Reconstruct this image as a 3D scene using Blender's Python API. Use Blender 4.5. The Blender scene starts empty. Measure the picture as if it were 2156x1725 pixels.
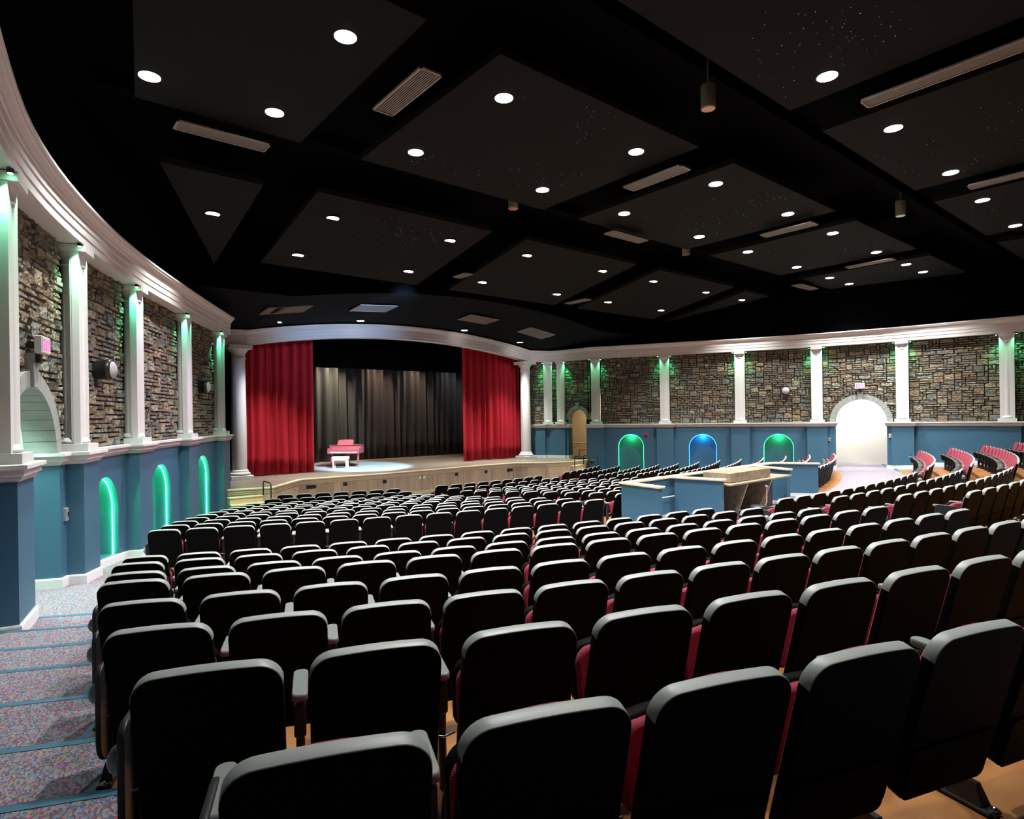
import bpy, math, random
from mathutils import Vector, Matrix

# ------------------------------------------------------------------ camera, world, exposure
SC = bpy.context.scene
COL = SC.collection
R = math.radians
YAW = R(50.535)
FW = (math.cos(YAW), math.sin(YAW)); RT = (math.sin(YAW), -math.cos(YAW))
cam_d = bpy.data.cameras.new('camera'); cam = bpy.data.objects.new('camera', cam_d); COL.objects.link(cam)
cam_d.sensor_width = 36.0; cam_d.lens = 1282.483 / 2156 * 36; cam_d.shift_y = 14.3 / 2156
cam_d.clip_start = 0.05; cam_d.clip_end = 200
cam.matrix_world = Matrix.Rotation(YAW - math.pi / 2, 4, 'Z') @ Matrix.Rotation(math.pi / 2, 4, 'X') @ Matrix.Rotation(R(-0.835), 4, 'Z')
SC.camera = cam
W = bpy.data.worlds.new('world'); SC.world = W; W.use_nodes = True
W.node_tree.nodes['Background'].inputs[0].default_value = (0.6, 0.7, 0.8, 1)
W.node_tree.nodes['Background'].inputs[1].default_value = 0.0
SC.view_settings.view_transform = 'Standard'; SC.view_settings.look = 'None'
SC.view_settings.gamma = 1.0; SC.view_settings.use_curve_mapping = False
SC.view_settings.exposure = 0.0
try:
    SC.cycles.use_denoising = True
    SC.cycles.sample_clamp_indirect = 4.0
    SC.cycles.max_bounces = 5; SC.cycles.diffuse_bounces = 2
except Exception:
    pass

def light(name, kind, loc, power, color=(1, 1, 1), target=None, angle=90, blend=.6, radius=.06, parent=None):
    d = bpy.data.lights.new(name, kind); d.energy = power; d.color = color
    if kind == 'SPOT': d.spot_size = R(angle); d.spot_blend = blend
    if kind in ('SPOT', 'POINT'): d.shadow_soft_size = radius
    if kind == 'AREA': d.size = radius
    o = bpy.data.objects.new(name, d); COL.objects.link(o)
    o.location = loc
    if target is not None:
        o.rotation_euler = (Vector(target) - Vector(loc)).to_track_quat('-Z', 'Y').to_euler()
    if parent is not None:
        o.location = Vector(loc) - Vector(parent.location); o.parent = parent
    return o

# house wash lights rigged in the dark ceiling gaps, aimed like the ones in the hall
WARM = (1, .88, .72)
light('piano_spotlight', 'SPOT', (11.8, 19.8, 3.6), 36000, (.32, .66, 1), (12.6, 26.0, -2.2), 32, .5, .05)
light('piano_fill_spotlight', 'SPOT', (9.0, 19.9, 3.3), 6500, (1, .30, .62), (11.6, 27.0, -1.5), 16, .5, .05)
light('stage_floor_light', 'SPOT', (15.2, 26.3, 4.4), 1500, (1, .88, .72), (16.0, 26.6, -2.2), 74, 1, .1)
light('stage_floor_light', 'SPOT', (18.6, 26.2, 4.4), 900, (1, .88, .72), (18.4, 26.6, -2.2), 70, 1, .1)
light('arch_blue_wash', 'SPOT', (11.0, 17.9, 4.2), 800, (.35, .58, 1), (10.8, 24.3, 3.9), 60, .9, .1)
light('column_blue_wash', 'SPOT', (9.0, 17.9, 4.2), 600, (.45, .62, 1), (6.1, 24.6, .6), 24, .9, .1)
light('arch_wash', 'SPOT', (18.0, 17.9, 4.2), 420, (.9, .92, 1), (21.2, 24.3, 1.8), 40, .9, .1)
light('left_wall_magenta_wash', 'SPOT', (9.5, 20.0, 4.2), 1500, (.8, .25, 1), (2.4, 15.0, -1.0), 46, .9, .05)

# ------------------------------------------------------------------ materials
def mat(name, col, rough=.6, metal=0, spec=.5, emit=None, estr=0, noise=None, bump=0, bscale=60, sheen=0):
    m = bpy.data.materials.new(name); m.use_nodes = True
    n = m.node_tree.nodes; l = m.node_tree.links; b = n['Principled BSDF']
    b.inputs['Base Color'].default_value = (*col, 1); b.inputs['Roughness'].default_value = rough
    b.inputs['Metallic'].default_value = metal; b.inputs['Specular IOR Level'].default_value = spec
    if sheen:
        b.inputs['Sheen Weight'].default_value = sheen
        b.inputs['Sheen Tint'].default_value = (*[min(1, c * 1.4 + .1) for c in col], 1)
    if emit:
        b.inputs['Emission Color'].default_value = (*emit, 1); b.inputs['Emission Strength'].default_value = estr
    tc = n.new('ShaderNodeTexCoord')
    if noise:
        sc, amt = noise
        t = n.new('ShaderNodeTexNoise'); t.inputs['Scale'].default_value = sc; t.inputs['Detail'].default_value = 4
        l.new(tc.outputs['Object'], t.inputs['Vector'])
        mx = n.new('ShaderNodeMix'); mx.data_type = 'RGBA'
        mx.inputs[6].default_value = (*[c * (1 - amt) for c in col], 1); mx.inputs[7].default_value = (*[min(1, c * (1 + amt)) for c in col], 1)
        l.new(t.outputs['Fac'], mx.inputs[0]); l.new(mx.outputs[2], b.inputs['Base Color'])
    if bump:
        t = n.new('ShaderNodeTexNoise'); t.inputs['Scale'].default_value = bscale; t.inputs['Detail'].default_value = 3
        l.new(tc.outputs['Object'], t.inputs['Vector'])
        bp = n.new('ShaderNodeBump'); bp.inputs['Strength'].default_value = bump; bp.inputs['Distance'].default_value = .01
        l.new(t.outputs['Fac'], bp.inputs['Height']); l.new(bp.outputs[0], b.inputs['Normal'])
    return m

def ramp(n, stops):
    r = n.new('ShaderNodeValToRGB'); e = r.color_ramp.elements
    while len(e) < len(stops): e.new(.5)
    for x, (p, c) in zip(e, stops): x.position = p; x.color = (*c, 1)
    return r

M = {}
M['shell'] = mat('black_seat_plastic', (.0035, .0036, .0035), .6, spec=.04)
M['rim'] = mat('black_plastic_painted_lit', (.30, .33, .315), .42, spec=.5)  # seat shell's black plastic, lightened to paint in overhead light on its top edge
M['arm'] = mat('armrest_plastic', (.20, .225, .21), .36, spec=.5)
M['metal'] = mat('black_metal', (.025, .025, .027), .35, .3)
M['bolt'] = mat('bare_steel', (.5, .5, .5), .25, 1)
M['white'] = mat('white_paint', (.78, .77, .76), .45, noise=(3, .03))
M['blue'] = mat('blue_wall_paint', (.045, .135, .215), .5, noise=(4, .05), bump=.04, bscale=90)
M['black'] = mat('black_paint', (.0016, .0017, .002), .9, spec=.02)
M['soffit'] = mat('dark_front_soffit', (.003, .0034, .005), .8, spec=.08)
M['cloud'] = mat('dark_ceiling_panel', (.009, .0095, .0085), .8, spec=.1, noise=(1.5, .1))
M['voussoir'] = mat('cast_limestone', (.30, .32, .30), .8, noise=(9, .12), bump=.3, bscale=50)
M['mortar'] = mat('dark_mortar', (.035, .032, .028), .95)
M['tan'] = mat('tan_corridor_paint', (.70, .56, .36), .7, noise=(3, .04))
M['cream'] = mat('pale_corridor_paint', (.80, .82, .68), .7)
M['offwhite'] = mat('offwhite_corridor_paint', (.85, .83, .76), .7)
M['rubber'] = mat('blue_nosing', (.03, .13, .20), .55)
M['maple'] = None
M['lens'] = mat('lit_lamp_lens', (.9, .9, .9), .5, emit=(1, .97, .95), estr=12)
M['grille'] = mat('grille_metal', (.30, .27, .235), .5, .2)
M['led'] = mat('green_led', (.1, .9, .4), .5, emit=(.04, 1, .26), estr=11)
M['led_bright'] = mat('bright_green_led', (.1, .9, .5), .5, emit=(.05, 1, .34), estr=55)
M['led_blue'] = mat('blue_led', (.1, .5, .9), .5, emit=(.02, .38, 1), estr=14)
M['puck'] = mat('green_accent_lens', (.1, .9, .5), .5, emit=(.3, 1, .55), estr=30)
M['star'] = mat('star_point', (.5, .8, .8), .5, emit=(.5, .9, .9), estr=1.1)
M['exit_face'] = mat('exit_sign_face', (.55, .55, .55), .5)
M['exit_red'] = mat('exit_letters', (.9, .02, .3), .4, emit=(1, .01, .32), estr=2.2)
M['mahogany'] = mat('mahogany_piano', (.20, .035, .03), .22, noise=(6, .25))
M['ivory'] = mat('ivory', (.85, .83, .78), .3)
M['bench'] = mat('white_bench_leather', (.7, .7, .68), .45)
M['bwood'] = mat('bench_light_wood', (.6, .36, .22), .4)
M['cap'] = mat('pale_wood_cap', (.80, .64, .40), .4, noise=(5, .08))
M['table'] = mat('brown_table_top', (.40, .22, .12), .5)
M['lamp_can'] = mat('grey_canister', (.33, .32, .25), .5, .2)
M['chrome'] = mat('chrome_reflector', (.75, .6, .45), .15, 1)
M['plate'] = mat('silver_plate', (.6, .6, .58), .3, .6)
M['red_box'] = mat('red_plastic', (.6, .02, .04), .4)
M['glass'] = mat('pale_dome', (.55, .56, .6), .12)
M['drape'] = mat('black_drape', (.05, .048, .044), .8, sheen=.25)
M['velvet'] = mat('red_velvet', (.48, .005, .022), .8, sheen=.2, noise=(2, .1))

def fabric():
    m = mat('red_seat_fabric', (.24, .014, .036), .9, sheen=.25)
    n = m.node_tree.nodes; l = m.node_tree.links; b = n['Principled BSDF']
    w = n.new('ShaderNodeTexWave'); w.inputs['Scale'].default_value = 60; w.inputs['Distortion'].default_value = 1.5
    w.bands_direction = 'DIAGONAL'
    tc = n.new('ShaderNodeTexCoord'); l.new(tc.outputs['Object'], w.inputs['Vector'])
    mx = n.new('ShaderNodeMix'); mx.data_type = 'RGBA'
    mx.inputs[6].default_value = (.17, .008, .022, 1); mx.inputs[7].default_value = (.30, .022, .055, 1)
    l.new(w.outputs['Fac'], mx.inputs[0]); l.new(mx.outputs[2], b.inputs['Base Color'])
    bp = n.new('ShaderNodeBump'); bp.inputs['Strength'].default_value = .2; bp.inputs['Distance'].default_value = .003
    l.new(w.outputs['Fac'], bp.inputs['Height']); l.new(bp.outputs[0], b.inputs['Normal'])
    return m
M['fabric'] = fabric()

def carpet():
    m = mat('speckled_carpet', (.2, .2, .22), .95, spec=.1)
    n = m.node_tree.nodes; l = m.node_tree.links; b = n['Principled BSDF']
    tc = n.new('ShaderNodeTexCoord'); mp = n.new('ShaderNodeMapping'); mp.inputs['Scale'].default_value = (1.6, 1, 1)
    mp.inputs['Rotation'].default_value = (0, 0, .5)
    l.new(tc.outputs['Object'], mp.inputs['Vector'])
    v = n.new('ShaderNodeTexVoronoi'); v.inputs['Scale'].default_value = 62; v.inputs['Randomness'].default_value = 1
    l.new(mp.outputs[0], v.inputs['Vector'])
    sep = n.new('ShaderNodeSeparateColor'); l.new(v.outputs['Color'], sep.inputs[0])
    r = ramp(n, [(0, (.10, .12, .17)), (.22, (.20, .25, .34)), (.42, (.17, .18, .14)), (.58, (.30, .26, .18)), (.72, (.33, .05, .12)), (.82, (.14, .17, .24)), (.93, (.36, .22, .30))])
    r.color_ramp.interpolation = 'CONSTANT'
    l.new(sep.outputs[0], r.inputs[0])
    t = n.new('ShaderNodeTexNoise'); t.inputs['Scale'].default_value = 130; l.new(tc.outputs['Object'], t.inputs['Vector'])
    mx = n.new('ShaderNodeMix'); mx.data_type = 'RGBA'; mx.blend_type = 'MULTIPLY'; mx.inputs[0].default_value = .7
    l.new(r.outputs[0], mx.inputs[6])
    rr = ramp(n, [(.3, (.5, .5, .5)), (.7, (1.3, 1.3, 1.3))]); l.new(t.outputs['Fac'], rr.inputs[0]); l.new(rr.outputs[0], mx.inputs[7])
    l.new(mx.outputs[2], b.inputs['Base Color'])
    bp = n.new('ShaderNodeBump'); bp.inputs['Strength'].default_value = .5; bp.inputs['Distance'].default_value = .004
    l.new(v.outputs['Distance'], bp.inputs['Height']); l.new(bp.outputs[0], b.inputs['Normal'])
    return m
M['carpet'] = carpet()

def wood(name, c0, c1, sx, sy, sz, rough=.5, board=0):
    m = mat(name, c0, rough)
    n = m.node_tree.nodes; l = m.node_tree.links; b = n['Principled BSDF']
    tc = n.new('ShaderNodeTexCoord'); mp = n.new('ShaderNodeMapping'); mp.inputs['Scale'].default_value = (sx, sy, sz)
    l.new(tc.outputs['Object'], mp.inputs['Vector'])
    t = n.new('ShaderNodeTexNoise'); t.inputs['Scale'].default_value = 1; t.inputs['Detail'].default_value = 5
    l.new(mp.outputs[0], t.inputs['Vector'])
    r = ramp(n, [(.3, c0), (.7, c1)]); l.new(t.outputs['Fac'], r.inputs[0]); l.new(r.outputs[0], b.inputs['Base Color'])
    if board:
        mp2 = n.new('ShaderNodeMapping'); mp2.inputs['Scale'].default_value = (board, board * .3, 0)
        l.new(tc.outputs['Object'], mp2.inputs['Vector'])
        v = n.new('ShaderNodeTexVoronoi'); v.inputs['Scale'].default_value = 1; l.new(mp2.outputs[0], v.inputs['Vector'])
        mx = n.new('ShaderNodeMix'); mx.data_type = 'RGBA'; mx.blend_type = 'MULTIPLY'; mx.inputs[0].default_value = .5
        sp = n.new('ShaderNodeSeparateColor'); l.new(v.outputs['Color'], sp.inputs[0])
        rr = ramp(n, [(0, (.5, .46, .42)), (1, (1.2, 1.2, 1.2))]); l.new(sp.outputs[0], rr.inputs[0])
        l.new(r.outputs[0], mx.inputs[6]); l.new(rr.outputs[0], mx.inputs[7]); l.new(mx.outputs[2], b.inputs['Base Color'])
    return m
M['floorwood'] = wood('orange_sealed_floor', (.24, .085, .022), (.38, .17, .05), 2.5, 2.5, 2.5, .35)
M['maple'] = wood('maple_panel', (.52, .36, .24), (.66, .48, .33), 2.2, 2.2, .8, .45, board=9)
M['maple_plain'] = wood('maple_door', (.60, .42, .26), (.70, .51, .33), 3, 3, .7, .4)
M['deck'] = wood('stage_deck', (.20, .165, .13), (.30, .255, .205), .7, 2.5, 2, .35)
M['laminate'] = wood('mottled_brown_laminate', (.20, .15, .10), (.36, .31, .22), 9, 9, 9, .3)

def stone():
    m = mat('rough_fieldstone', (.3, .25, .2), .9, spec=.2)
    n = m.node_tree.nodes; l = m.node_tree.links; b = n['Principled BSDF']
    a = n.new('ShaderNodeAttribute'); a.attribute_name = 'tint'
    tc = n.new('ShaderNodeTexCoord')
    t = n.new('ShaderNodeTexNoise'); t.inputs['Scale'].default_value = 14; t.inputs['Detail'].default_value = 8
    l.new(tc.outputs['Object'], t.inputs['Vector'])
    mx = n.new('ShaderNodeMix'); mx.data_type = 'RGBA'; mx.blend_type = 'MULTIPLY'; mx.inputs[0].default_value = 1
    rr = ramp(n, [(.25, (.5, .48, .45)), (.75, (1.45, 1.42, 1.35))]); l.new(t.outputs['Fac'], rr.inputs[0])
    l.new(a.outputs['Color'], mx.inputs[6]); l.new(rr.outputs[0], mx.inputs[7]); l.new(mx.outputs[2], b.inputs['Base Color'])
    t2 = n.new('ShaderNodeTexNoise'); t2.inputs['Scale'].default_value = 30; t2.inputs['Detail'].default_value = 8
    l.new(tc.outputs['Object'], t2.inputs['Vector'])
    bp = n.new('ShaderNodeBump'); bp.inputs['Strength'].default_value = .9; bp.inputs['Distance'].default_value = .03
    l.new(t2.outputs['Fac'], bp.inputs['Height']); l.new(bp.outputs[0], b.inputs['Normal'])
    return m
M['stone'] = stone()

# ------------------------------------------------------------------ mesh tools
class MB:
    def __init__(s): s.v = []; s.f = []; s.mi = []; s.sm = []; s.mats = []; s.tint = []
    def _m(s, m):
        if m not in s.mats: s.mats.append(m)
        return s.mats.index(m)
    def add(s, vs, fs, m, smooth=False, tint=None):
        o = len(s.v); s.v += [tuple(p) for p in vs]; k = s._m(m)
        for f in fs:
            s.f.append([i + o for i in f]); s.mi.append(k); s.sm.append(smooth); s.tint.append(tint or (1, 1, 1))
        return s
    def box(s, c, d, m, rz=0, smooth=False):
        x, y, z = d[0] / 2, d[1] / 2, d[2] / 2; ca, sa = math.cos(rz), math.sin(rz); vs = []
        for k in range(8):
            a, b, e = (x if k & 1 else -x), (y if k & 2 else -y), (z if k & 4 else -z)
            vs.append((c[0] + a * ca - b * sa, c[1] + a * sa + b * ca, c[2] + e))
        return s.add(vs, [(0, 2, 3, 1), (4, 5, 7, 6), (0, 1, 5, 4), (2, 6, 7, 3), (0, 4, 6, 2), (1, 3, 7, 5)], m, smooth)
    def hexa(s, b4, t4, m):
        return s.add(list(b4) + list(t4), [(3, 2, 1, 0), (4, 5, 6, 7), (0, 1, 5, 4), (1, 2, 6, 5), (2, 3, 7, 6), (3, 0, 4, 7)], m)
    def bevbox(s, c, d, m, rz=0, b=.01):
        x, y, z = d[0] / 2, d[1] / 2, d[2] / 2; ca, sa = math.cos(rz), math.sin(rz); vs = []
        rings = [(b, -z), (0, -z + b), (0, z - b), (b, z)]
        for ins, zz in rings:
            for a, e in ((-x + ins, -y + b), (-x + b, -y + ins), (x - b, -y + ins), (x - ins, -y + b), (x - ins, y - b), (x - b, y - ins), (-x + b, y - ins), (-x + ins, y - b)):
                vs.append((c[0] + a * ca - e * sa, c[1] + a * sa + e * ca, c[2] + zz))
        fs = [tuple(range(7, -1, -1)), tuple(range(24, 32))]
        for r in range(3):
            for k in range(8): fs.append((r * 8 + k, r * 8 + (k + 1) % 8, r * 8 + 8 + (k + 1) % 8, r * 8 + 8 + k))
        return s.add(vs, fs, m)
    def lathe(s, prof, c, m, n=24, smooth=True, axis=None):
        vs = []; fs = []
        for r, z in prof:
            for k in range(n):
                a = 2 * math.pi * k / n; p = Vector((r * math.cos(a), r * math.sin(a), z))
                if axis is not None: p = axis @ p
                vs.append((c[0] + p.x, c[1] + p.y, c[2] + p.z))
        for i in range(len(prof) - 1):
            for k in range(n): fs.append((i * n + k, i * n + (k + 1) % n, (i + 1) * n + (k + 1) % n, (i + 1) * n + k))
        s.add(vs, fs, m, smooth)
        s.add([vs[k] for k in range(n)], [tuple(range(n - 1, -1, -1))], m); L = (len(prof) - 1) * n
        return s.add([vs[L + k] for k in range(n)], [tuple(range(n))], m)
    def tube(s, pts, r, m, n=8, closed=False):
        pts = [Vector(p) for p in pts]; N = len(pts); vs = []
        for i, p in enumerate(pts):
            a = pts[i - 1] if (i > 0 or closed) else p; b = pts[(i + 1) % N] if (i < N - 1 or closed) else p
            t = (b - a).normalized(); up = Vector((0, 0, 1)) if abs(t.z) < .9 else Vector((1, 0, 0))
            x = t.cross(up).normalized(); y = x.cross(t)
            for k in range(n):
                w = 2 * math.pi * k / n; q = p + (x * math.cos(w) + y * math.sin(w)) * r; vs.append(tuple(q))
        fs = []
        for i in range(N if closed else N - 1):
            for k in range(n):
                j = (i + 1) % N; fs.append((i * n + k, i * n + (k + 1) % n, j * n + (k + 1) % n, j * n + k))
        s.add(vs, fs, m, True)
        if not closed:
            s.add(vs[:n], [tuple(range(n))], m); s.add(vs[-n:], [tuple(range(n))], m)
        return s
    def sweep(s, path, prof, m, side=1, zo=None, cap=True, tint=None):
        # path: list of (x, y); prof: list of (offset toward side, z); mitred corners
        P = [Vector((p[0], p[1])) for p in path]; N = len(P); vs = []; K = len(prof)
        for i in range(N):
            d1 = (P[i] - P[i - 1]).normalized() if i > 0 else None
            d2 = (P[i + 1] - P[i]).normalized() if i < N - 1 else None
            if d1 is None: d1 = d2
            if d2 is None: d2 = d1
            n1 = Vector((d1.y, -d1.x)) * side; n2 = Vector((d2.y, -d2.x)) * side
            nn = (n1 + n2); nn = nn.normalized() if nn.length > 1e-6 else n1
            nn = nn / max(.35, nn.dot(n1)); z0 = zo[i] if zo else 0
            for o, z in prof: vs.append((P[i].x + nn.x * o, P[i].y + nn.y * o, z + z0))
        fs = []
        for i in range(N - 1):
            for k in range(K - 1): fs.append((i * K + k, (i + 1) * K + k, (i + 1) * K + k + 1, i * K + k + 1))
        s.add(vs, fs, m)
        if cap: s.add(vs[:K], [tuple(range(K))], m); s.add(vs[-K:], [tuple(range(K))], m)
        return s
    def build(s, name, parent=None, loc=None):
        me = bpy.data.meshes.new(name)
        me.from_pydata(s.v, [], s.f)
        for m in s.mats: me.materials.append(m)
        me.polygons.foreach_set('material_index', s.mi); me.polygons.foreach_set('use_smooth', s.sm)
        if any(t != (1, 1, 1) for t in s.tint):
            a = me.attributes.new('tint', 'FLOAT_COLOR', 'FACE'); buf = []
            for t in s.tint: buf += [t[0], t[1], t[2], 1]
            a.data.foreach_set('color', buf)
        me.update(); me.validate()
        o = bpy.data.objects.new(name, me); COL.objects.link(o)
        if parent is not None: o.parent = parent
        if loc is not None: o.location = loc
        return o

def tag(o, label, cat, group=None, kind=None):
    o['label'] = label; o['category'] = cat
    if group: o['group'] = group
    if kind: o['kind'] = kind
    return o
def thing(name, label, cat, loc=(0, 0, 0), rz=0, group=None):
    o = bpy.data.objects.new(name, None); COL.objects.link(o); o.empty_display_size = .1
    o.location = loc; o.rotation_euler = (0, 0, rz)
    return tag(o, label, cat, group)
def structure(mb, name):
    o = mb.build(name); o['kind'] = 'structure'; return o
def copy_tree(o, parent=None):
    c = o.copy(); COL.objects.link(c)
    if parent is not None: c.parent = parent
    for ch in o.children: copy_tree(ch, c)
    return c

ORD = ['zeroth', 'first', 'second', 'third', 'fourth', 'fifth', 'sixth', 'seventh', 'eighth', 'ninth', 'tenth', 'eleventh', 'twelfth', 'thirteenth', 'fourteenth', 'fifteenth']

# ------------------------------------------------------------------ seating plan (rows are arcs round a centre near the stage)
UC, VC = 14.246, 35.435
SEAT_H = .82
RK = {1: 36.68, 2: 35.86, 3: 34.81, 4: 33.91, 5: 33.00, 6: 32.11, 7: 31.15, 8: 30.19, 9: 27.22}
ZK = {1: -.763, 2: -.840, 3: -1.001, 4: -1.102, 5: -1.183, 6: -1.316, 7: -1.433, 8: -1.560, 9: -1.742, 10: -1.816, 11: -1.892,
      12: -1.968, 13: -2.044, 14: -2.124, 15: -2.204, 16: -2.280, 17: -2.356, 18: -2.430, 19: -2.432, 20: -2.420}
TH0 = {1: 68.12, 2: 67.50, 3: 66.84, 4: 66.31, 5: 65.77, 6: 65.32, 7: 64.82, 8: 64.39, 9: 63.02, 10: 62.78, 11: 62.55, 12: 62.46, 13: 62.32,
       14: 62.34, 15: 62.40, 16: 62.41, 17: 62.45, 18: 62.48, 19: 63.68, 20: 64.50}
for k in range(10, 21): RK[k] = 27.22 - .91 * (k - 9)
FZ = {k: ZK[k] - SEAT_H for k in ZK}

def zfloor(u, v):
    r = math.hypot(u - UC, v - VC)
    if r > RK[1] + .23: return -1.50
    for k in range(1, 9):
        lo = RK[k + 1] + .23 if k < 8 else 29.5
        if r > lo: return FZ[k]
    return zfront(r)
def zfront(r):
    pts = [(0, -3.25), (18.6, -3.25), (26.9, -2.562), (28.2, -2.45), (29.6, -2.42)]
    for (a, za), (b, zb) in zip(pts, pts[1:]):
        if r <= b: return za + (zb - za) * (r - a) / (b - a)
    return -2.42

def polar(r, th, z): return (UC - r * math.cos(R(th)), VC - r * math.sin(R(th)), z)

# ------------------------------------------------------------------ floor
def build_floor():
    mb = MB()
    TH = [30 + i * 1.0 for i in range(121)]
    def ends(k):                                   # angular limits of the three seat blocks of row k
        s = math.degrees(.30 / RK[k]); a = TH0[k] - s
        b = (79.6 if k > 2 else 79.3) if k < 10 else 79.6 - .31 * (k - 9)
        return a, b + s
    def ring(r0, r1, z0, z1, k):
        if k:
            a, b = ends(k); c = (83.9 if k < 9 else 82.5 if k > 9 else 90) - math.degrees(.3 / RK[k])
            cuts = [30, a, b, c, 180 - c, 180 - b, 180 - a, 150]; mats = ['carpet', 'floorwood', 'carpet', 'floorwood', 'carpet', 'floorwood', 'carpet']
            if k == 9: mats[3] = 'carpet'
        else: cuts = [30, 150]; mats = ['carpet']
        for c0, c1, mm in zip(cuts, cuts[1:], mats):
            n = max(1, int((c1 - c0) / 1.2))
            for i in range(n):
                t0, t1 = c0 + (c1 - c0) * i / n, c0 + (c1 - c0) * (i + 1) / n
                mb.add([polar(r0, t0, z0), polar(r0, t1, z0), polar(r1, t1, z1), polar(r1, t0, z1)], [(0, 1, 2, 3)], M[mm])
    ring(RK[1] + .23, 44, -1.5, -1.5, 0)
    for k in range(1, 9):
        hi = RK[k] + .23; lo = RK[k + 1] + .23 if k < 8 else 29.5
        ring(lo, hi, FZ[k], FZ[k], k)
        up = -1.5 if k == 1 else FZ[k - 1]
        for i in range(100):                      # risers
            t0, t1 = 30 + 1.2 * i, 31.2 + 1.2 * i
            mb.add([polar(hi, t0, FZ[k]), polar(hi, t1, FZ[k]), polar(hi, t1, up), polar(hi, t0, up)], [(0, 1, 2, 3)], M['carpet' if k == 1 else 'floorwood'])
    for i in range(100):
        t0, t1 = 30 + 1.2 * i, 31.2 + 1.2 * i
        mb.add([polar(29.5, t0, -2.45), polar(29.5, t1, -2.45), polar(29.5, t1, FZ[8]), polar(29.5, t0, FZ[8])], [(0, 1, 2, 3)], M['maple_plain'])
    ring(28.2, 29.5, zfront(28.2), zfront(29.5), 0); ring(27.45, 28.2, zfront(27.45), zfront(28.2), 0)
    for k in range(9, 21):
        hi = RK[k] + .23; lo = hi - .91
        ring(lo, hi, zfront(lo), zfront(hi), k)
    ring(5, RK[20] + .23 - .91, -3.25, -3.25, 0)
    structure(mb, 'floor')
    # blue stair nosings in the aisles and the strip beside the carpet
    nb = MB()
    for k in range(1, 9):
        r = (RK[k + 1] + .23) if k < 8 else 29.5
        z = FZ[k] + .003; nxt = FZ[k + 1] if k < 8 else -2.45
        a = TH0[k] - math.degrees(.30 / RK[k])
        for c0, c1 in ((55, a), (80.6, 83.0), (97, 99.4), (180 - a, 125)):
            n = 8
            for i in range(n):
                t0, t1 = c0 + (c1 - c0) * i / n, c0 + (c1 - c0) * (i + 1) / n
                nb.add([polar(r - .012, t0, z), polar(r - .012, t1, z), polar(r + .045, t1, z), polar(r + .045, t0, z)], [(0, 1, 2, 3)], M['rubber'])
                nb.add([polar(r - .012, t0, nxt), polar(r - .012, t1, nxt), polar(r - .012, t1, z), polar(r - .012, t0, z)], [(0, 1, 2, 3)], M['carpet'])
                nb.add([polar(r - .014, t0, z - .03), polar(r - .014, t1, z - .03), polar(r - .014, t1, z), polar(r - .014, t0, z)], [(0, 1, 2, 3)], M['rubber'])
        hi = RK[k] + .23
        for t, sg in ((a, -1), (180 - a, 1)):
            w = sg * math.degrees(.055 / r)
            nb.add([polar(r, t, z + .002), polar(r, t + w, z + .002), polar(hi, t + w, z + .002), polar(hi, t, z + .002)], [(0, 1, 2, 3)], M['rubber'])
    structure(nb, 'trim_1')
build_floor()

# ------------------------------------------------------------------ side walls
def catmull(P, n=14):
    out = []; seg = []
    for i in range(len(P) - 1):
        p0 = P[max(0, i - 1)]; p1 = P[i]; p2 = P[i + 1]; p3 = P[min(len(P) - 1, i + 2)]
        seg.append(len(out))
        for j in range(n):
            t = j / n
            out.append(tuple(.5 * (2 * p1[k] + (p2[k] - p0[k]) * t + (2 * p0[k] - 5 * p1[k] + 4 * p2[k] - p3[k]) * t * t + (3 * p1[k] - p0[k] - 3 * p2[k] + p3[k]) * t ** 3) for k in (0, 1)))
    seg.append(len(out)); out.append(tuple(P[-1])); return out, seg

class Path:
    def __init__(s, ctrl, side):
        s.p, s.seg = catmull(ctrl); s.side = side; s.s = [0]
        for a, b in zip(s.p, s.p[1:]): s.s.append(s.s[-1] + math.dist(a, b))
        s.ctrl = [s.s[i] for i in s.seg]
    def at(s, q, off=0):
        q0 = min(max(q, 0), s.s[-1] - 1e-6)
        i = next(k for k in range(len(s.s) - 1) if s.s[k + 1] > q0)
        a, b = s.p[i], s.p[i + 1]; L = s.s[i + 1] - s.s[i]; t = (q - s.s[i]) / L
        tx, ty = (b[0] - a[0]) / L, (b[1] - a[1]) / L
        # averaged tangent for a smooth offset
        if 0 < i < len(s.p) - 2:
            c = s.p[i - 1] if t < .5 else s.p[i + 2]
            if t < .5: ux, uy = b[0] - c[0], b[1] - c[1]
            else: ux, uy = c[0] - a[0], c[1] - a[1]
            h = math.hypot(ux, uy); ux /= h; uy /= h; w = abs(t - .5); tx = tx * (1 - w) + ux * w; ty = ty * (1 - w) + uy * w
            h = math.hypot(tx, ty); tx /= h; ty /= h
        nx, ny = ty * s.side, -tx * s.side
        return (a[0] + (b[0] - a[0]) * t + nx * off, a[1] + (b[1] - a[1]) * t + ny * off)
    def p3(s, q, off, z): x, y = s.at(q, off); return (x, y, z)
    def s_of_v(s, v):
        for k in range(len(s.p) - 1):
            if s.p[k][1] <= v <= s.p[k + 1][1]: return s.s[k] + (v - s.p[k][1]) / (s.p[k + 1][1] - s.p[k][1]) * (s.s[k + 1] - s.s[k])
    def rot(s, q):
        a, b = s.at(q - .05), s.at(q + .05); return math.atan2(b[1] - a[1], b[0] - a[0])

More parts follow.
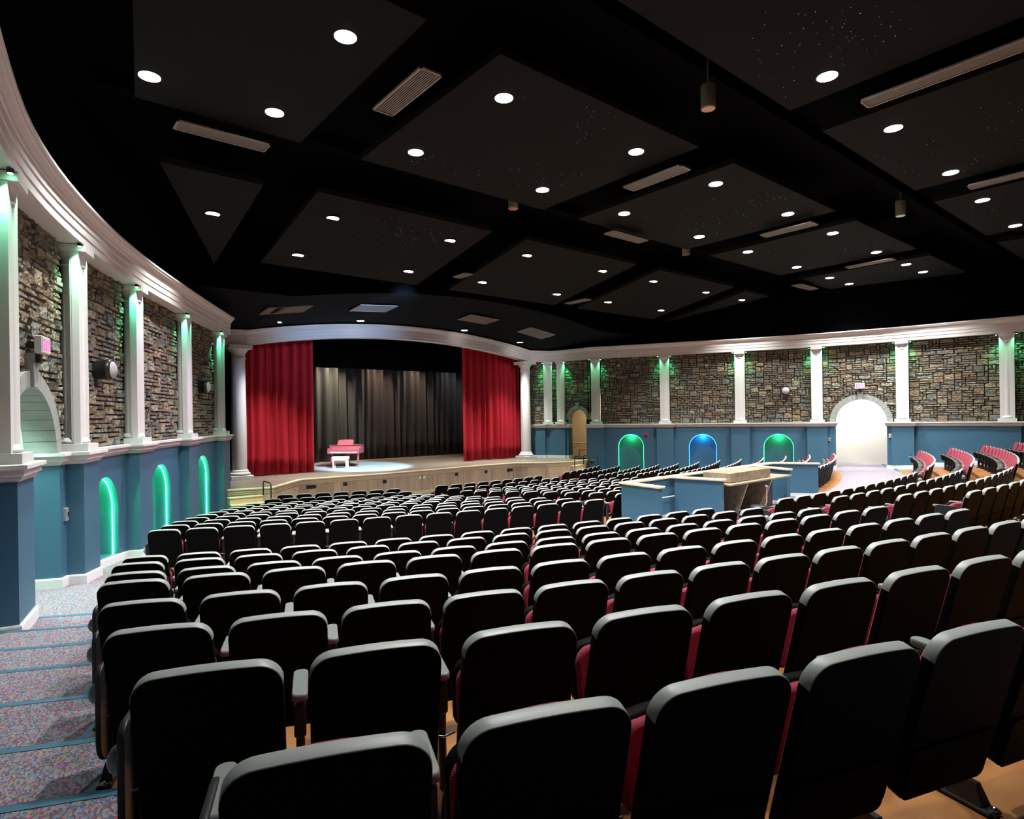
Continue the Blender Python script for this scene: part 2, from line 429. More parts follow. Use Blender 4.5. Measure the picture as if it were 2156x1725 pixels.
LP = Path([(-1.05, -4.2), (-1.0, -.8), (-.85, 2.5), (-.55, 5.83), (-.13, 9.13), (.77, 12.17), (1.98, 15.06), (3.57, 18.22), (5.17, 21.25), (5.45, 21.75)], 1)
RP = Path([(29.45, -4.2), (29.4, -.8), (29.25, 2.5), (28.95, 5.83), (28.40, 9.14), (27.48, 12.18), (26.25, 15.14), (24.64, 18.16), (23.01, 21.18), (22.80, 21.62)], -1)
OW, OP, OS, HP = .02, .26, -.10, .40         # wall face, pier face, stone face, half pier width
LEDGE, LEDB, CORB, CORT = -.46, -.645, 2.85, 3.42
AR = .96                                      # radius of the exit arches
DOORV = 10.62
rnd = random.Random(4)

def wall_strip(mb, P, s0, s1, off, zb, zt, m, hole=None, n=None):
    # hole: (centre s, half width, spring z, bottom z or None)
    ss = [s0, s1]; n = n or max(2, int((s1 - s0) / .3))
    ss += [s0 + (s1 - s0) * i / n for i in range(1, n)]
    if hole:
        c, hw, sp, bt = hole
        ss += [c + hw * math.cos(math.pi * i / 20) for i in range(21)]
    ss = sorted(ss)
    for a, b in zip(ss, ss[1:]):
        if b - a < 1e-5: continue
        def top(q): return hole[2] + math.sqrt(max(0, hw * hw - (q - c) ** 2))
        za = zb(a) if callable(zb) else zb; zc = zb(b) if callable(zb) else zb
        if hole and c - hw - 1e-5 <= a and b <= c + hw + 1e-5:
            mb.add([P.p3(a, off, max(top(a), zb if not callable(zb) else -9)), P.p3(b, off, max(top(b), zb if not callable(zb) else -9)), P.p3(b, off, zt), P.p3(a, off, zt)], [(0, 1, 2, 3)], m)
            if bt is not None: mb.add([P.p3(a, off, za), P.p3(b, off, zc), P.p3(b, off, bt), P.p3(a, off, bt)], [(0, 1, 2, 3)], m)
        else:
            mb.add([P.p3(a, off, za), P.p3(b, off, zc), P.p3(b, off, zt), P.p3(a, off, zt)], [(0, 1, 2, 3)], m)

TINTS = [(.225, .195, .150), (.265, .235, .18), (.19, .17, .14), (.165, .17, .16), (.21, .215, .20), (.26, .215, .155), (.22, .17, .12), (.14, .14, .125), (.29, .27, .22)]
def stone_bay(mb, P, s0, s1, z0, z1, off, arch=None, cell=(.115, .086), fine=True):
    nx = max(2, round((s1 - s0) / cell[0])); nz = round((z1 - z0) / cell[1]); cw, ch = (s1 - s0) / nx, (z1 - z0) / nz
    used = [[0] * nz for _ in range(nx)]
    def emit(i, j, w, h):
        a, b = s0 + i * cw, s0 + (i + w) * cw; c, d = z0 + j * ch, z0 + (j + h) * ch
        if arch:
            ca, cz, r = arch
            rr = [math.hypot(x - ca, max(0, y - cz)) for x in (a, b) for y in (c, d)]
            if min(rr) < r + .12 or (a < ca < b and c < cz + r):
                if w * h > 1:
                    for x in range(w):
                        for y in range(h): emit(i + x, j + y, 1, 1)
                    return
                if math.hypot((a + b) / 2 - ca, max(0, (c + d) / 2 - cz)) < r + .10: return
        g = .007; a += g; b -= g; c += g; d -= g
        proud = rnd.uniform(.02, .065); t = TINTS[rnd.randrange(len(TINTS))]; k = rnd.uniform(.8, 1.2); t = tuple(x * k for x in t)
        mx, mz = (max(3, 2 * w + 1), max(3, 2 * h + 1)) if fine else (3, 3)
        vs = []; fs = []
        ph = rnd.uniform(0, 9)
        for y in range(mz + 1):
            for x in range(mx + 1):
                fx, fz = x / mx, y / mz; q = a + (b - a) * fx; z = c + (d - c) * fz
                edge = x in (0, mx) or y in (0, mz)
                o = -.02 if edge else proud + rnd.uniform(-.014, .014)
                if not edge:
                    if x == 1: q -= (b - a) / mx * .55
                    if x == mx - 1: q += (b - a) / mx * .55
                    if y == 1: z -= (d - c) / mz * .55
                    if y == mz - 1: z += (d - c) / mz * .55
                    q += rnd.uniform(-.004, .004); z += rnd.uniform(-.004, .004)
                else: q += rnd.uniform(-.003, .003); z += rnd.uniform(-.003, .003)
                vs.append(P.p3(q, off + o, z))
        for y in range(mz):
            for x in range(mx): r0 = y * (mx + 1) + x; fs.append((r0, r0 + 1, r0 + mx + 2, r0 + mx + 1))
        mb.add(vs, fs, M['stone'], False, t)
    for j in range(nz):
        for i in range(nx):
            if used[i][j]: continue
            w = rnd.choice((1, 2, 3, 3, 4, 4, 5)); h = rnd.choice((1, 1, 1, 1, 1, 2, 2, 3))
            if w == 1: h = rnd.choice((1, 2, 3))
            if h == 3: w = min(w, 3)
            w = min(w, nx - i); h = min(h, nz - j)
            while w > 1 and any(used[i + x][j] for x in range(w)): w -= 1
            while h > 1 and any(used[i + x][j + y] for x in range(w) for y in range(h)): h -= 1
            for x in range(w):
                for y in range(h): used[i + x][j + y] = 1
            emit(i, j, w, h)

SIDE = {'left': LP, 'right': RP}
COLS = {'left': LP.ctrl[3:9], 'right': RP.ctrl[3:9]}
LEDPROF = [(-.2, LEDGE), (.11, LEDGE), (.11, LEDGE - .045), (.07, LEDGE - .055), (.07, LEDGE - .12), (.045, LEDGE - .13), (.045, LEDGE - .155), (.02, LEDGE - .165), (.02, LEDB), (-.05, LEDB)]
CORPROF = [(-.50, CORB + .01), (-.03, CORB + .01), (-.03, CORB), (0, CORB), (0, CORB + .12), (.015, CORB + .13), (.015, CORB + .25), (.03, CORB + .26), (.03, CORB + .37),
           (.045, CORB + .38), (.06, CORB + .42), (.10, CORB + .47), (.13, CORB + .49), (.13, CORB + .51), (.155, CORB + .53), (.155, CORT), (-.50, CORT)]
niche_info = []
for side, P in SIDE.items():
    sg = P.side; cs = COLS[side]; sd = P.s_of_v(DOORV); end = P.s[-1]
    wl = MB()                                     # lower painted wall + stone above
    zf = lambda q, P=P: zfloor(*P.at(q, .1)) - .3
    bounds = [0] + [x for c in cs for x in (c - HP, c + HP)] + [end]
    bays = [(bounds[2 * i], bounds[2 * i + 1]) for i in range(len(cs) + 1)]
    for bi, (a, b) in enumerate(bays):
        if b <= a: continue
        holes = None
        if a < sd < b: holes = (sd, AR, LEDGE, None)
        if holes:
            wall_strip(wl, P, a, sd - AR, OW, zf, LEDGE - .02, M['blue']); wall_strip(wl, P, sd + AR, b, OW, zf, LEDGE - .02, M['blue'])
            for q in (sd - AR, sd + AR):
                wl.add([P.p3(q, OW, -3.2), P.p3(q, OW - .42, -3.2), P.p3(q, OW - .42, LEDGE), P.p3(q, OW, LEDGE)], [(0, 1, 2, 3)], M['blue'])
        elif bi in (3, 4, 5):                     # bays with lit niches
            c = (cs[bi - 1] + cs[bi]) / 2 - (.03 if side == 'left' else 0); hw = .69 if side == 'left' else .64
            fl = zfloor(*P.at(c, .1)); top = -1.03 if side == 'left' else -.97; sp = top - hw
            niche_info.append((side, bi, c, hw, sp, fl))
            wall_strip(wl, P, a, b, OW, zf, LEDGE - .02, M['blue'], (c, hw, sp, fl + .10))
        else:
            wall_strip(wl, P, a, b, OW, zf, LEDGE - .02, M['blue'])
    for c in cs:                                  # piers under the columns
        for q0, o0, q1, o1 in ((c - HP, OW, c - HP, OP), (c - HP, OP, c + HP, OP), (c + HP, OP, c + HP, OW)):
            z0, z1 = zf(q0), zf(q1)
            wl.add([P.p3(q0, o0, z0), P.p3(q1, o1, z1), P.p3(q1, o1, LEDGE - .02), P.p3(q0, o0, LEDGE - .02)], [(0, 1, 2, 3)], M['blue'])
    wl.add([P.p3(end, OW, -3.6), P.p3(end, -.9, -3.6), P.p3(end, -.9, LEDGE - .02), P.p3(end, OW, LEDGE - .02)], [(0, 1, 2, 3)], M['blue'])
    for bi in range(1, len(cs)):
        a, b = cs[bi - 1] + .2, cs[bi] - .2; arch = (sd, LEDGE, AR) if a < sd < b else None
        wall_strip(wl, P, a, b, OS - .005, LEDGE - .1, CORB + .1, M['mortar'], (sd, AR + .02, LEDGE, None) if arch else None)
        stone_bay(wl, P, a + .02, b - .02, LEDGE, CORB + .06, OS, arch)
    wall_strip(wl, P, 0, cs[0], OS, LEDGE - .1, CORB + .1, M['mortar']); stone_bay(wl, P, cs[0] - 3.0, cs[0] - .2, LEDGE, CORB + .06, OS, fine=False)
    # dark painted block wall above the cornice
    wall_strip(wl, P, 0, end, -.28, CORT - .3, 6.0, M['black'])
    wl.add([P.p3(end, OW, CORB), P.p3(end, -1.6, CORB), P.p3(end, -1.6, 6.0), P.p3(end, OW, 6.0)], [(0, 1, 2, 3)], M['black'])
    wl.add([P.p3(end, OS, LEDGE), P.p3(end, -.9, LEDGE), P.p3(end, -.9, CORB), P.p3(end, OS, CORB)], [(0, 1, 2, 3)], M['black'])
    structure(wl, 'wall_' + side)
    # ledge, following every pier
    def jog(a, b):
        pts = []; q = a
        marks = [(c - HP, c + HP) for c in cs if a - .01 < c < b + .01]
        for m0, m1 in marks:
            n = max(1, int((m0 - q) / .5)); pts += [(q + (m0 - q) * i / n, OW) for i in range(n)]
            pts += [(m0, OW), (m0, OP), (m1, OP), (m1, OW)]; q = m1 + 1e-3
        if b - q > .02:
            n = max(1, int((b - q) / .5)); pts += [(q + (b - q) * i / n, OW) for i in range(1, n + 1)]
        return pts
    runs = [jog(0, sd - AR) + [(sd - AR, OW - .45)], [(sd + AR, OW - .45)] + [(sd + AR, OW)] + jog(sd + AR + .02, end) + [(end, -.6)]]
    lb = MB()
    for rn in runs: lb.sweep([P.at(q, o) for q, o in rn], LEDPROF, M['white'], sg)
    structure(lb, 'trim_2' if side == 'left' else 'trim_3')
    bb = MB()
    for rn in runs:
        pts = [P.at(q, o) for q, o in rn]; zo = [zfloor(*P.at(q, o + .08)) for q, o in rn]
        bb.sweep(pts, [(-.02, .15), (.02, .15), (.028, .13), (.03, .0), (.03, -.25)], M['white'], sg, zo)
    structure(bb, 'baseboard_' + side)
    cb = MB(); n = 60
    cb.sweep([P.at(end * i / n, OP) for i in range(n + 1)], CORPROF, M['white'], sg)
    structure(cb, 'trim_4' if side == 'left' else 'trim_5')

# lit niches
npos = {('left', 3): 'nearest the camera', ('left', 4): 'second from the camera', ('left', 5): 'nearest the stage'}
for side, bi, c, hw, sp, fl in niche_info:
    P = SIDE[side]; x, y = P.at(c, OW)
    if side == 'left': lab = {3: 'tall green lit niche nearest the camera on the left blue wall', 4: 'green lit niche in the middle of the left blue wall', 5: 'green lit niche nearest the stage on the left blue wall'}[bi]
    else: lab = {5: 'green lit niche nearest the stage on the right blue wall', 4: 'blue lit niche in the middle of the right blue wall', 3: 'green lit niche just left of the bright exit doorway'}[bi]
    t = thing('lit_niche', lab, 'niche', (x, y, fl), 0, 'lit niches along the side walls')
    D = .34; mb = MB(); bt = fl + .10
    outl = [(-hw, bt)] + [(-hw * math.cos(math.pi * i / 24), sp + hw * math.sin(math.pi * i / 24)) for i in range(25)] + [(hw, bt)]
    for (a, za), (b, zb) in zip(outl, outl[1:]):
        mb.add([Vector(P.p3(c + a, OW, za)) - t.location, Vector(P.p3(c + b, OW, zb)) - t.location, Vector(P.p3(c + b, OW - D, zb)) - t.location, Vector(P.p3(c + a, OW - D, za)) - t.location], [(0, 1, 2, 3)], M['blue'], True)
    n = 16
    for i in range(n):
        a, b = -hw * math.cos(math.pi * i / n), -hw * math.cos(math.pi * (i + 1) / n)
        za, zb = sp + math.sqrt(max(0, hw * hw - a * a)), sp + math.sqrt(max(0, hw * hw - b * b))
        mb.add([Vector(P.p3(c + a, OW - D, bt)) - t.location, Vector(P.p3(c + b, OW - D, bt)) - t.location, Vector(P.p3(c + b, OW - D, zb)) - t.location, Vector(P.p3(c + a, OW - D, za)) - t.location], [(0, 1, 2, 3)], M['blue'])
    mb.add([Vector(P.p3(c - hw, OW, bt)) - t.location, Vector(P.p3(c + hw, OW, bt)) - t.location, Vector(P.p3(c + hw, OW - D, bt)) - t.location, Vector(P.p3(c - hw, OW - D, bt)) - t.location], [(0, 1, 2, 3)], M['blue'])
    mb.build('recess', t)
    k = 1 - .022 / hw; pts = [Vector(P.p3(c + a * k, OW - .10, za if i in (0, len(outl) - 1) else sp + (za - sp) * k)) - t.location for i, (a, za) in enumerate(outl)]
    tb = MB(); tb.tube(pts, .006, M['led_blue'] if (side, bi) == ('right', 4) else M['led'] if side == 'right' else M['led_bright'], 6); tb.build('led_strip', t)
    gx, gy, gz = P.p3(c, OW - .15, sp + hw - .12)
    light('niche_crown_light', 'POINT', (gx, gy, gz), 24 if side == 'right' else 40, (.04, 1, .2) if (side, bi) != ('right', 4) else (.03, .5, 1), radius=.03, parent=t)

# columns on the ledge
def wall_column(P, s, label, group):
    x, y = P.at(s, .03); rz = P.rot(s); t = thing('half_column', label, 'column', (x, y, LEDGE), rz, group)
    yo = -1 if P.side == 1 else 1              # local direction to the stone behind
    H = CORB - LEDGE; w = M['white']
    MB().box((0, yo * -.0 + yo * .08, .06), (.56, .36, .12), w).lathe([(.20, .12), (.215, .14), (.215, .17), (.195, .19), (.185, .21), (.175, .22)], (0, -yo * .0, 0), w).build('base', t)
    MB().lathe([(.165, .21), (.165, 1.2), (.16, 2.0), (.150, H - .33)], (0, 0, 0), w, 28).build('shaft', t)
    MB().lathe([(.150, H - .33), (.17, H - .325), (.17, H - .30), (.155, H - .295), (.155, H - .2), (.175, H - .18), (.205, H - .13), (.21, H - .11)], (0, 0, 0), w, 28).box((0, yo * .02, H - .055), (.46, .46, .11), w).build('capital', t)
    mb = MB(); mb.box((0, yo * .10, H / 2), (.44, .10, H), w); mb.box((-.20, yo * .04, H / 2 + .05), (.03, .03, H - .25), w); mb.box((.20, yo * .04, H / 2 + .05), (.03, .03, H - .25), w)
    mb.build('pilaster', t)
    return t
def accent(P, s, off, z, power, color, label, ax=None):
    ax = s if ax is None else ax
    x, y = P.at(s, off); t = thing('accent_light', label, 'light', (x, y, z), 0, 'green accent lights beside the column capitals')
    MB().lathe([(.03, 0), (.035, .01), (.035, .05), (.02, .06)], (0, 0, 0), M['metal'], 12).build('housing', t)
    MB().lathe([(.024, -.006), (.026, 0), (.0255, .002)], (0, 0, 0), M['puck'], 12).build('lens', t)
    l = light('accent_beam', 'SPOT', (x, y, z - .012), power, color, (*P.at(s * .9 + ax * .1, .05), z - 1.1), 74, 1, .02, t)
GREEN = (.12, 1, .42)
lname = ['', 'at the left edge of the photo', 'just right of the left exit arch', 'between the first and second niches', 'between the second and third niches', 'at the stage end']
for i, s in enumerate(COLS['left']):
    if i == 0: continue
    wall_column(LP, s, 'white half column on the left ledge ' + lname[i], 'columns along the side walls')
    for d, w in ((-.30, 'near'), (.30, 'far')):
        accent(LP, s + d, .22, CORB - .05, 150, (.28, 1, .6) if i < 3 else (.10, 1, .52), 'green accent light, %s side of capital, left column %s' % (w, lname[i]), s - 2 * d)
rname = ['at the right edge of the photo', 'just right of the bright exit doorway', 'just left of the bright exit doorway', 'between the blue and green niches', 'between the stage end niche and blue niche', 'beside the stage end passage']
for i, s in enumerate(COLS['right']):
    wall_column(RP, s, 'white half column on the right ledge ' + rname[i], 'columns along the side walls')
    for d, w in ((-.30, 'right'), (.30, 'left')):
        accent(RP, s + d, .22, CORB - .05, 120, GREEN, 'green accent light, %s of capital, right column %s' % (w, rname[i].replace('just ', '').replace('the bright ', '')), s - 2 * d)

# exit arches with their corridors
def stone_arch(P, sc, rad, spring, label, out=.22, key=.46, name='stone_arch', n=17):
    t = thing(name, label, 'arch', (*P.at(sc, 0), spring), 0, 'stone arches round the passages')
    L = t.location
    def pt(r, a, o): return tuple(Vector(P.p3(sc - r * math.cos(a), o, spring + r * math.sin(a))) - L)
    mb = MB(); kb = MB()
    for i in range(n):
        a0, a1 = math.pi * i / n, math.pi * (i + 1) / n; g = .0045 / rad; a0 += g; a1 -= g
        am = (a0 + a1) / 2; ro = rad + (key if i == n // 2 else out); tgt = kb if i == n // 2 else mb
        f = OS + .13 if i == n // 2 else OS + .09
        for b0, b1 in ((a0, am), (am, a1)):
            vs = [pt(rad, b0, f), pt(rad, b1, f), pt(ro, b1, f), pt(ro, b0, f), pt(rad, b0, OW - .45), pt(rad, b1, OW - .45), pt(ro, b1, OW - .45), pt(ro, b0, OW - .45)]
            tgt.add(vs, [(0, 1, 2, 3), (7, 6, 5, 4), (0, 4, 5, 1), (3, 2, 6, 7)], M['voussoir'])
            if b0 == a0: tgt.add([vs[0], vs[3], vs[7], vs[4]], [(0, 1, 2, 3)], M['voussoir'])
            else: tgt.add([vs[1], vs[5], vs[6], vs[2]], [(0, 1, 2, 3)], M['voussoir'])
    mb.build('voussoir_ring', t); kb.build('keystone', t)
    return t
stone_arch(LP, LP.s_of_v(DOORV), AR, LEDGE, 'grey voussoir arch round the exit passage on the left wall')
stone_arch(RP, RP.s_of_v(DOORV), AR, LEDGE, 'grey voussoir arch round the bright exit doorway on the right wall')

def corridor(P, name, m, depth, power, color, lz, ls=0):
    s = P.s_of_v(DOORV); mb = MB(); o0, o1 = OW - .44, OW - depth; L = 2.6; zt = 1.6; zb = -3.2
    c = [P.p3(s - L, o0, 0), P.p3(s + L, o0, 0), P.p3(s + L, o1, 0), P.p3(s - L, o1, 0)]
    for a, b in ((1, 2), (2, 3), (3, 0)):
        p, q = c[a], c[b]; mb.add([(p[0], p[1], zb), (q[0], q[1], zb), (q[0], q[1], zt), (p[0], p[1], zt)], [(0, 1, 2, 3)], m)
    mb.add([(p[0], p[1], zt) for p in c], [(0, 1, 2, 3)], m)
    # inner face of the wall round the opening
    wall_strip(mb, P, s - L, s - AR - .01, o0, zb, zt, m); wall_strip(mb, P, s + AR + .01, s + L, o0, zb, zt, m)
    wall_strip(mb, P, s - AR - .01, s + AR + .01, o0 - .005, LEDGE, zt, m, (s, AR, LEDGE, None))
    structure(mb, name)
    p0, p1 = P.at(s - L, o1), P.at(s + L, o1)
    f = P.p3(s + ls, o0 - .75, lz)
    g = P.p3(s - .1, o1 + .1, -1.6) if ls else (f[0], f[1], f[2] - 1)
    light(name + '_lamp', 'SPOT' if ls else 'AREA', f, power, color, g, 100, .8, .7 if not ls else .15)
    return p0, p1, P.at(s, o1)
a0, a1, _ = corridor(LP, 'wall_corridor_left', M['cream'], 2.0, 230, (.62, 1, .86), 1.5)
b0, b1, _ = corridor(RP, 'wall_corridor_right', M['offwhite'], 2.1, 1500, (1, .97, .92), 1.5, 1.0)
bb = MB()
for p, q, sgn in ((a0, a1, 1), (b0, b1, -1)): bb.sweep([p, q], [(0, .12), (.02, .12), (.02, -.2)], M['white'], sgn, [-2.45, -2.45])
structure(bb, 'baseboard_corridor')

# stage end passage on the right and the paired columns
CP = Path([(22.95, 21.62), (22.80, 22.15), (22.62, 22.85), (22.52, 23.25), (22.36, 23.65), (22.02, 24.02), (21.72, 24.40), (21.62, 25.0)], -1)
ws = MB(); e = CP.s[-1]; sc2 = .72; hw2 = .54
ST = -2.25
wall_strip(ws, CP, 0, sc2 - hw2, 0, -3.4, LEDGE - .02, M['blue']); wall_strip(ws, CP, sc2 + hw2, e, 0, ST - .02, LEDGE - .02, M['blue'])
wall_strip(ws, CP, 0, e, OS - .02, LEDGE - .02, CORB + .1, M['mortar'], (sc2, hw2 + .01, -.22, None))
for q in (sc2 - hw2, sc2 + hw2):
    ws.add([CP.p3(q, 0, ST), CP.p3(q, -.42, ST), CP.p3(q, -.42, -.22), CP.p3(q, 0, -.22)], [(0, 1, 2, 3)], M['blue'])
stone_bay(ws, CP, .02, e - .02, LEDGE, CORB + .06, OS, (sc2, -.22, hw2), fine=False)
structure(ws, 'wall_stage_right')
lb = MB()
lb.sweep([CP.at(0, 0), CP.at(sc2 - hw2, 0), CP.at(sc2 - hw2, -.4)], LEDPROF, M['white'], -1)
for rn in ([(sc2 + hw2, -.4), (sc2 + hw2, .0), (sc2 + hw2 + .12, 0), (sc2 + hw2 + .14, .10), (2.35, .10), (2.36, .04), (2.55, .04), (2.57, .12), (3.05, .12), (3.07, 0), (e, 0)],):
    pts = [CP.at(q, o) for q, o in rn]
    lb.sweep(pts, LEDPROF, M['white'], -1)
    lb.sweep(pts, [(-.02, ST + .16), (.03, ST + .16), (.035, ST + .02), (.035, ST)], M['white'], -1)
    w3 = MB(); w3.sweep(pts, [(0, ST - .02), (0, LEDB + .02)], M['blue'], -1, cap=False); structure(w3, 'wall_stage_pier')
structure(lb, 'trim_6')
stone_arch(CP, sc2, hw2, -.22, 'small grey stone arch over the passage beside the stage', .18, .34, n=13)
for q, nm in ((1.62, 'right'), (2.42, 'left')):
    t = wall_column(CP, q, 'white half column beside the stage, %s of the close pair' % nm, 'columns along the side walls')
    for d, w in ((-.26, 'right'), (.26, 'left')):
        if (nm, w) in (('right', 'left'),): continue
        accent(CP, q + d, .20, CORB - .05, 190, (.04, 1, .25), 'green accent light %s of the capital, %s column of close pair' % (w, nm), q - 2 * d)
# room behind the passage
pb = MB(); X0, X1, Y0, Y1 = 23.1, 25.6, 21.2, 25.6
for a, b in (((X1, Y0), (X1, Y1)), ((23.05, Y1), (X1, Y1)), ((23.35, Y0), (X1, Y0))): pb.add([(a[0], a[1], ST), (b[0], b[1], ST), (b[0], b[1], 1.4), (a[0], a[1], 1.4)], [(0, 1, 2, 3)], M['tan'])
pb.add([(23.0, Y0, 1.4), (X1, Y0, 1.4), (X1, Y1, 1.4), (23.0, Y1, 1.4)], [(0, 1, 2, 3)], M['tan'])
structure(pb, 'wall_passage')
fb = MB(); fb.box((24.1, 23.3, ST - .03), (3.0, 4.4, .06), M['deck']); structure(fb, 'floor_passage')
light('passage_lamp', 'AREA', (24.4, 23.0, 1.3), 70, (1, .85, .6), (24.4, 23.0, 0), radius=.6)
def folding_table(x, y, h, w, d, label, name, rz, group=None):
    t = thing(name, label, 'table' if h > .6 else 'bench', (x, y, ST), rz)
    MB().bevbox((0, 0, h - .02), (w, d, .04), M['table']).build('tabletop' if h > .6 else 'seat', t)
    for sx in (-1, 1):
        m = MB()
        for sy in (-1, 1): m.tube([(sx * w * .40, sy * d * .4, h - .04), (sx * w * .40, sy * d * .4, 0)], .016, M['metal'])
        m.tube([(sx * w * .40, -d * .4, .12), (sx * w * .40, d * .4, .12)], .012, M['metal'])
        m.tube([(sx * w * .40, 0, h * .55), (sx * w * .12, 0, h - .04)], .012, M['metal'])
        m.build('folding_leg', t)
folding_table(24.3, 23.35, .76, 1.6, .7, 'brown folding table with black legs in the side passage', 'folding_table', -.8)
folding_table(23.95, 22.85, .45, .9, .32, 'low brown bench with black legs before the folding table', 'low_bench', -.8)

# ------------------------------------------------------------------ stage
LIP = [(4.6, 21.35), (5.39, 21.18), (6.77, 20.87), (8.37, 22.73), (9.61, 22.65), (11.51, 22.5), (13.89, 22.6), (16.54, 22.75), (18.85, 22.70), (19.92, 21.65), (21.26, 21.21), (22.4, 21.45), (23.2, 21.75)]
st = thing('stage', 'raised maple fronted stage with grey brown wooden deck', 'stage', (14, 25, ST))
def rel(mb, name, parent, label=None):
    o = mb.build(name, parent); o.location = -parent.location
    if label: o['label'] = label
    return o
mb = MB(); poly = LIP + [(23.2, 32.5), (4.6, 32.5)]
mb.add([(x, y, ST) for x, y in poly], [tuple(range(len(poly)))], M['deck']); rel(mb, 'stage_deck', st)
mb = MB(); mb.sweep(LIP, [(-.10, ST + .004), (.05, ST + .004), (.06, ST - .01), (.06, ST - .045), (.045, ST - .055), (0, ST - .06)], M['cap'], 1); rel(mb, 'edge_trim', st)
mb = MB(); mb.sweep(LIP, [(0, ST - .05), (.03, ST - .06), (.03, ST - .13), (.018, ST - .15), (.018, ST - .20), (0, ST - .21)], M['maple_plain'], 1, cap=False); rel(mb, 'moulding', st)
mb = MB(); mb.sweep(LIP, [(0, ST - .2), (0, -3.4)], M['maple'], 1, cap=False); rel(mb, 'front_panelling', st)
mb = MB(); mb.sweep(LIP[2:11], [(0, -3.12), (.02, -3.12), (.02, -3.4)], M['cap'], 1, cap=False); rel(mb, 'base_trim', st)
def on_lip(u):
    for (a, b), (c, d) in zip(LIP, LIP[1:]):
        if a <= u <= c: return (u, b + (d - b) * (u - a) / (c - a)), math.atan2(d - b, c - a)
def plate(u, z, w, h, m, name='outlet_plate'):
    (x, y), a = on_lip(u); mb = MB(); mb.bevbox((x + .012 * math.sin(a), y - .012 * math.cos(a), z), (w, .03, h), m, a, .004); rel(mb, name, st)
for u, z, w, m in ((8.5, -2.55, .11, 'plate'), (8.78, -2.56, .36, 'metal'), (10.1, -2.56, .16, 'metal'), (11.75, -2.58, .17, 'metal'), (13.45, -2.56, .12, 'ivory'), (13.67, -2.56, .12, 'ivory'), (13.87, -2.56, .12, 'plate'),
                   (15.4, -2.56, .15, 'metal'), (17.1, -2.57, .15, 'metal'), (18.5, -2.58, .34, 'metal'), (18.8, -2.58, .1, 'plate')): plate(u, z, w, .13, M[m])
for (x0, x1), side in (((7.15, 8.15), 0), ((19.98, 21.15), 1)):
    pieces = [(x0, x1)] if side == 0 else [(19.3, 19.88), (20.0, 21.15)]
    for p0, p1 in pieces:
        (xa, ya), a = on_lip(p0); (xb, yb), a = on_lip(p1 - .001); L = math.dist((xa, ya), (xb, yb)); mb = MB()
        mb.bevbox(((xa + xb) / 2 + .015 * math.sin(a), (ya + yb) / 2 - .015 * math.cos(a), -2.86), (L, .03, .72), M['maple_plain'], a, .006)
        dd = rel(mb, 'access_door', st)
        kb = MB(); kb.lathe([(.018, 0), (.025, .02), (.01, .03)], ((xa * .2 + xb * .8) + .04 * math.sin(a), (ya * .2 + yb * .8) - .04 * math.cos(a), -2.58), M['metal'], 10); ko = kb.build('knob', dd)

def stage_steps(cx, cy, rz, label, rlab, m0, rail):
    t = thing('stage_steps', label, 'steps', (cx, cy, -3.25), rz)
    for i in range(4):
        h = .2 * (i + 1); MB().box((0, -.35 + i * .27 - .0, h - .1), (1.0, .27, .2), m0).box((0, -.35 + i * .27 + .135, (h - .2) / 2), (.98, .02, max(.02, h - .2)), m0).build('riser', t)
        MB().bevbox((0, -.36 + i * .27, h + .012), (1.04, .31, .028), M['cap'], 0, .006).build('tread', t)
    for s in rail:
        m = MB(); pts = [(s * .52, -.42, .22), (s * .52, -.42, 1.20), (s * .52, -.36, 1.26), (s * .52, .28, 1.28), (s * .52, .34, 1.22), (s * .52, .34, .8)]
        m.tube(pts, .022, M['metal']); m.build('handrail', t)
stage_steps(5.75, 19.95, 0.0, 'dark wooden steps with black handrail at the left stage end', '', M['maple_plain'], (1,))
stage_steps(21.4, 20.45, 0.35, 'wooden steps with black handrail at the right stage end', '', M['maple_plain'], (-1, 1))

# big free standing columns
def big_column(x, y, label):
    t = thing('stage_column', label, 'column', (x, y, ST), 0, 'columns flanking the stage opening'); H = CORB + .01 - ST; w = M['white']
    MB().bevbox((0, 0, .075), (.82, .82, .15), w, 0, .01).lathe([(.37, .15), (.39, .18), (.39, .23), (.35, .26), (.32, .28), (.33, .31), (.31, .34), (.275, .37)], (0, 0, 0), w, 36).build('base', t)
    MB().lathe([(.27, .36), (.27, 1.6), (.262, 3.0), (.25, H - .52)], (0, 0, 0), w, 40).build('shaft', t)
    MB().lathe([(.25, H - .52), (.285, H - .51), (.285, H - .47), (.255, H - .46), (.255, H - .32), (.28, H - .29), (.33, H - .22), (.37, H - .17), (.38, H - .15)], (0, 0, 0), w, 36).bevbox((0, 0, H - .075), (.84, .84, .15), w, 0, .008).build('capital', t)
big_column(6.74, 24.62, 'large white round column at the left of the stage opening')
big_column(21.02, 24.40, 'large white round column at the right of the stage opening')

# arched entablature
def zarch(u): return max(0, .69 * (1 - ((u - 14.1) / 7.1) ** 2))
path = [(5.3, 24.50), (6.2, 24.42)] + [(7.0 + 14.1 * i / 28, 24.25 - .1 * i / 28) for i in range(29)] + [(22.22, 23.68), (22.42, 22.9), (22.60, 21.95), (22.72, 21.45)]
mb = MB(); mb.sweep(path, CORPROF, M['white'], 1, [zarch(u) if 7 <= u <= 21.15 else 0 for u, v in path]); structure(mb, 'trim_7')
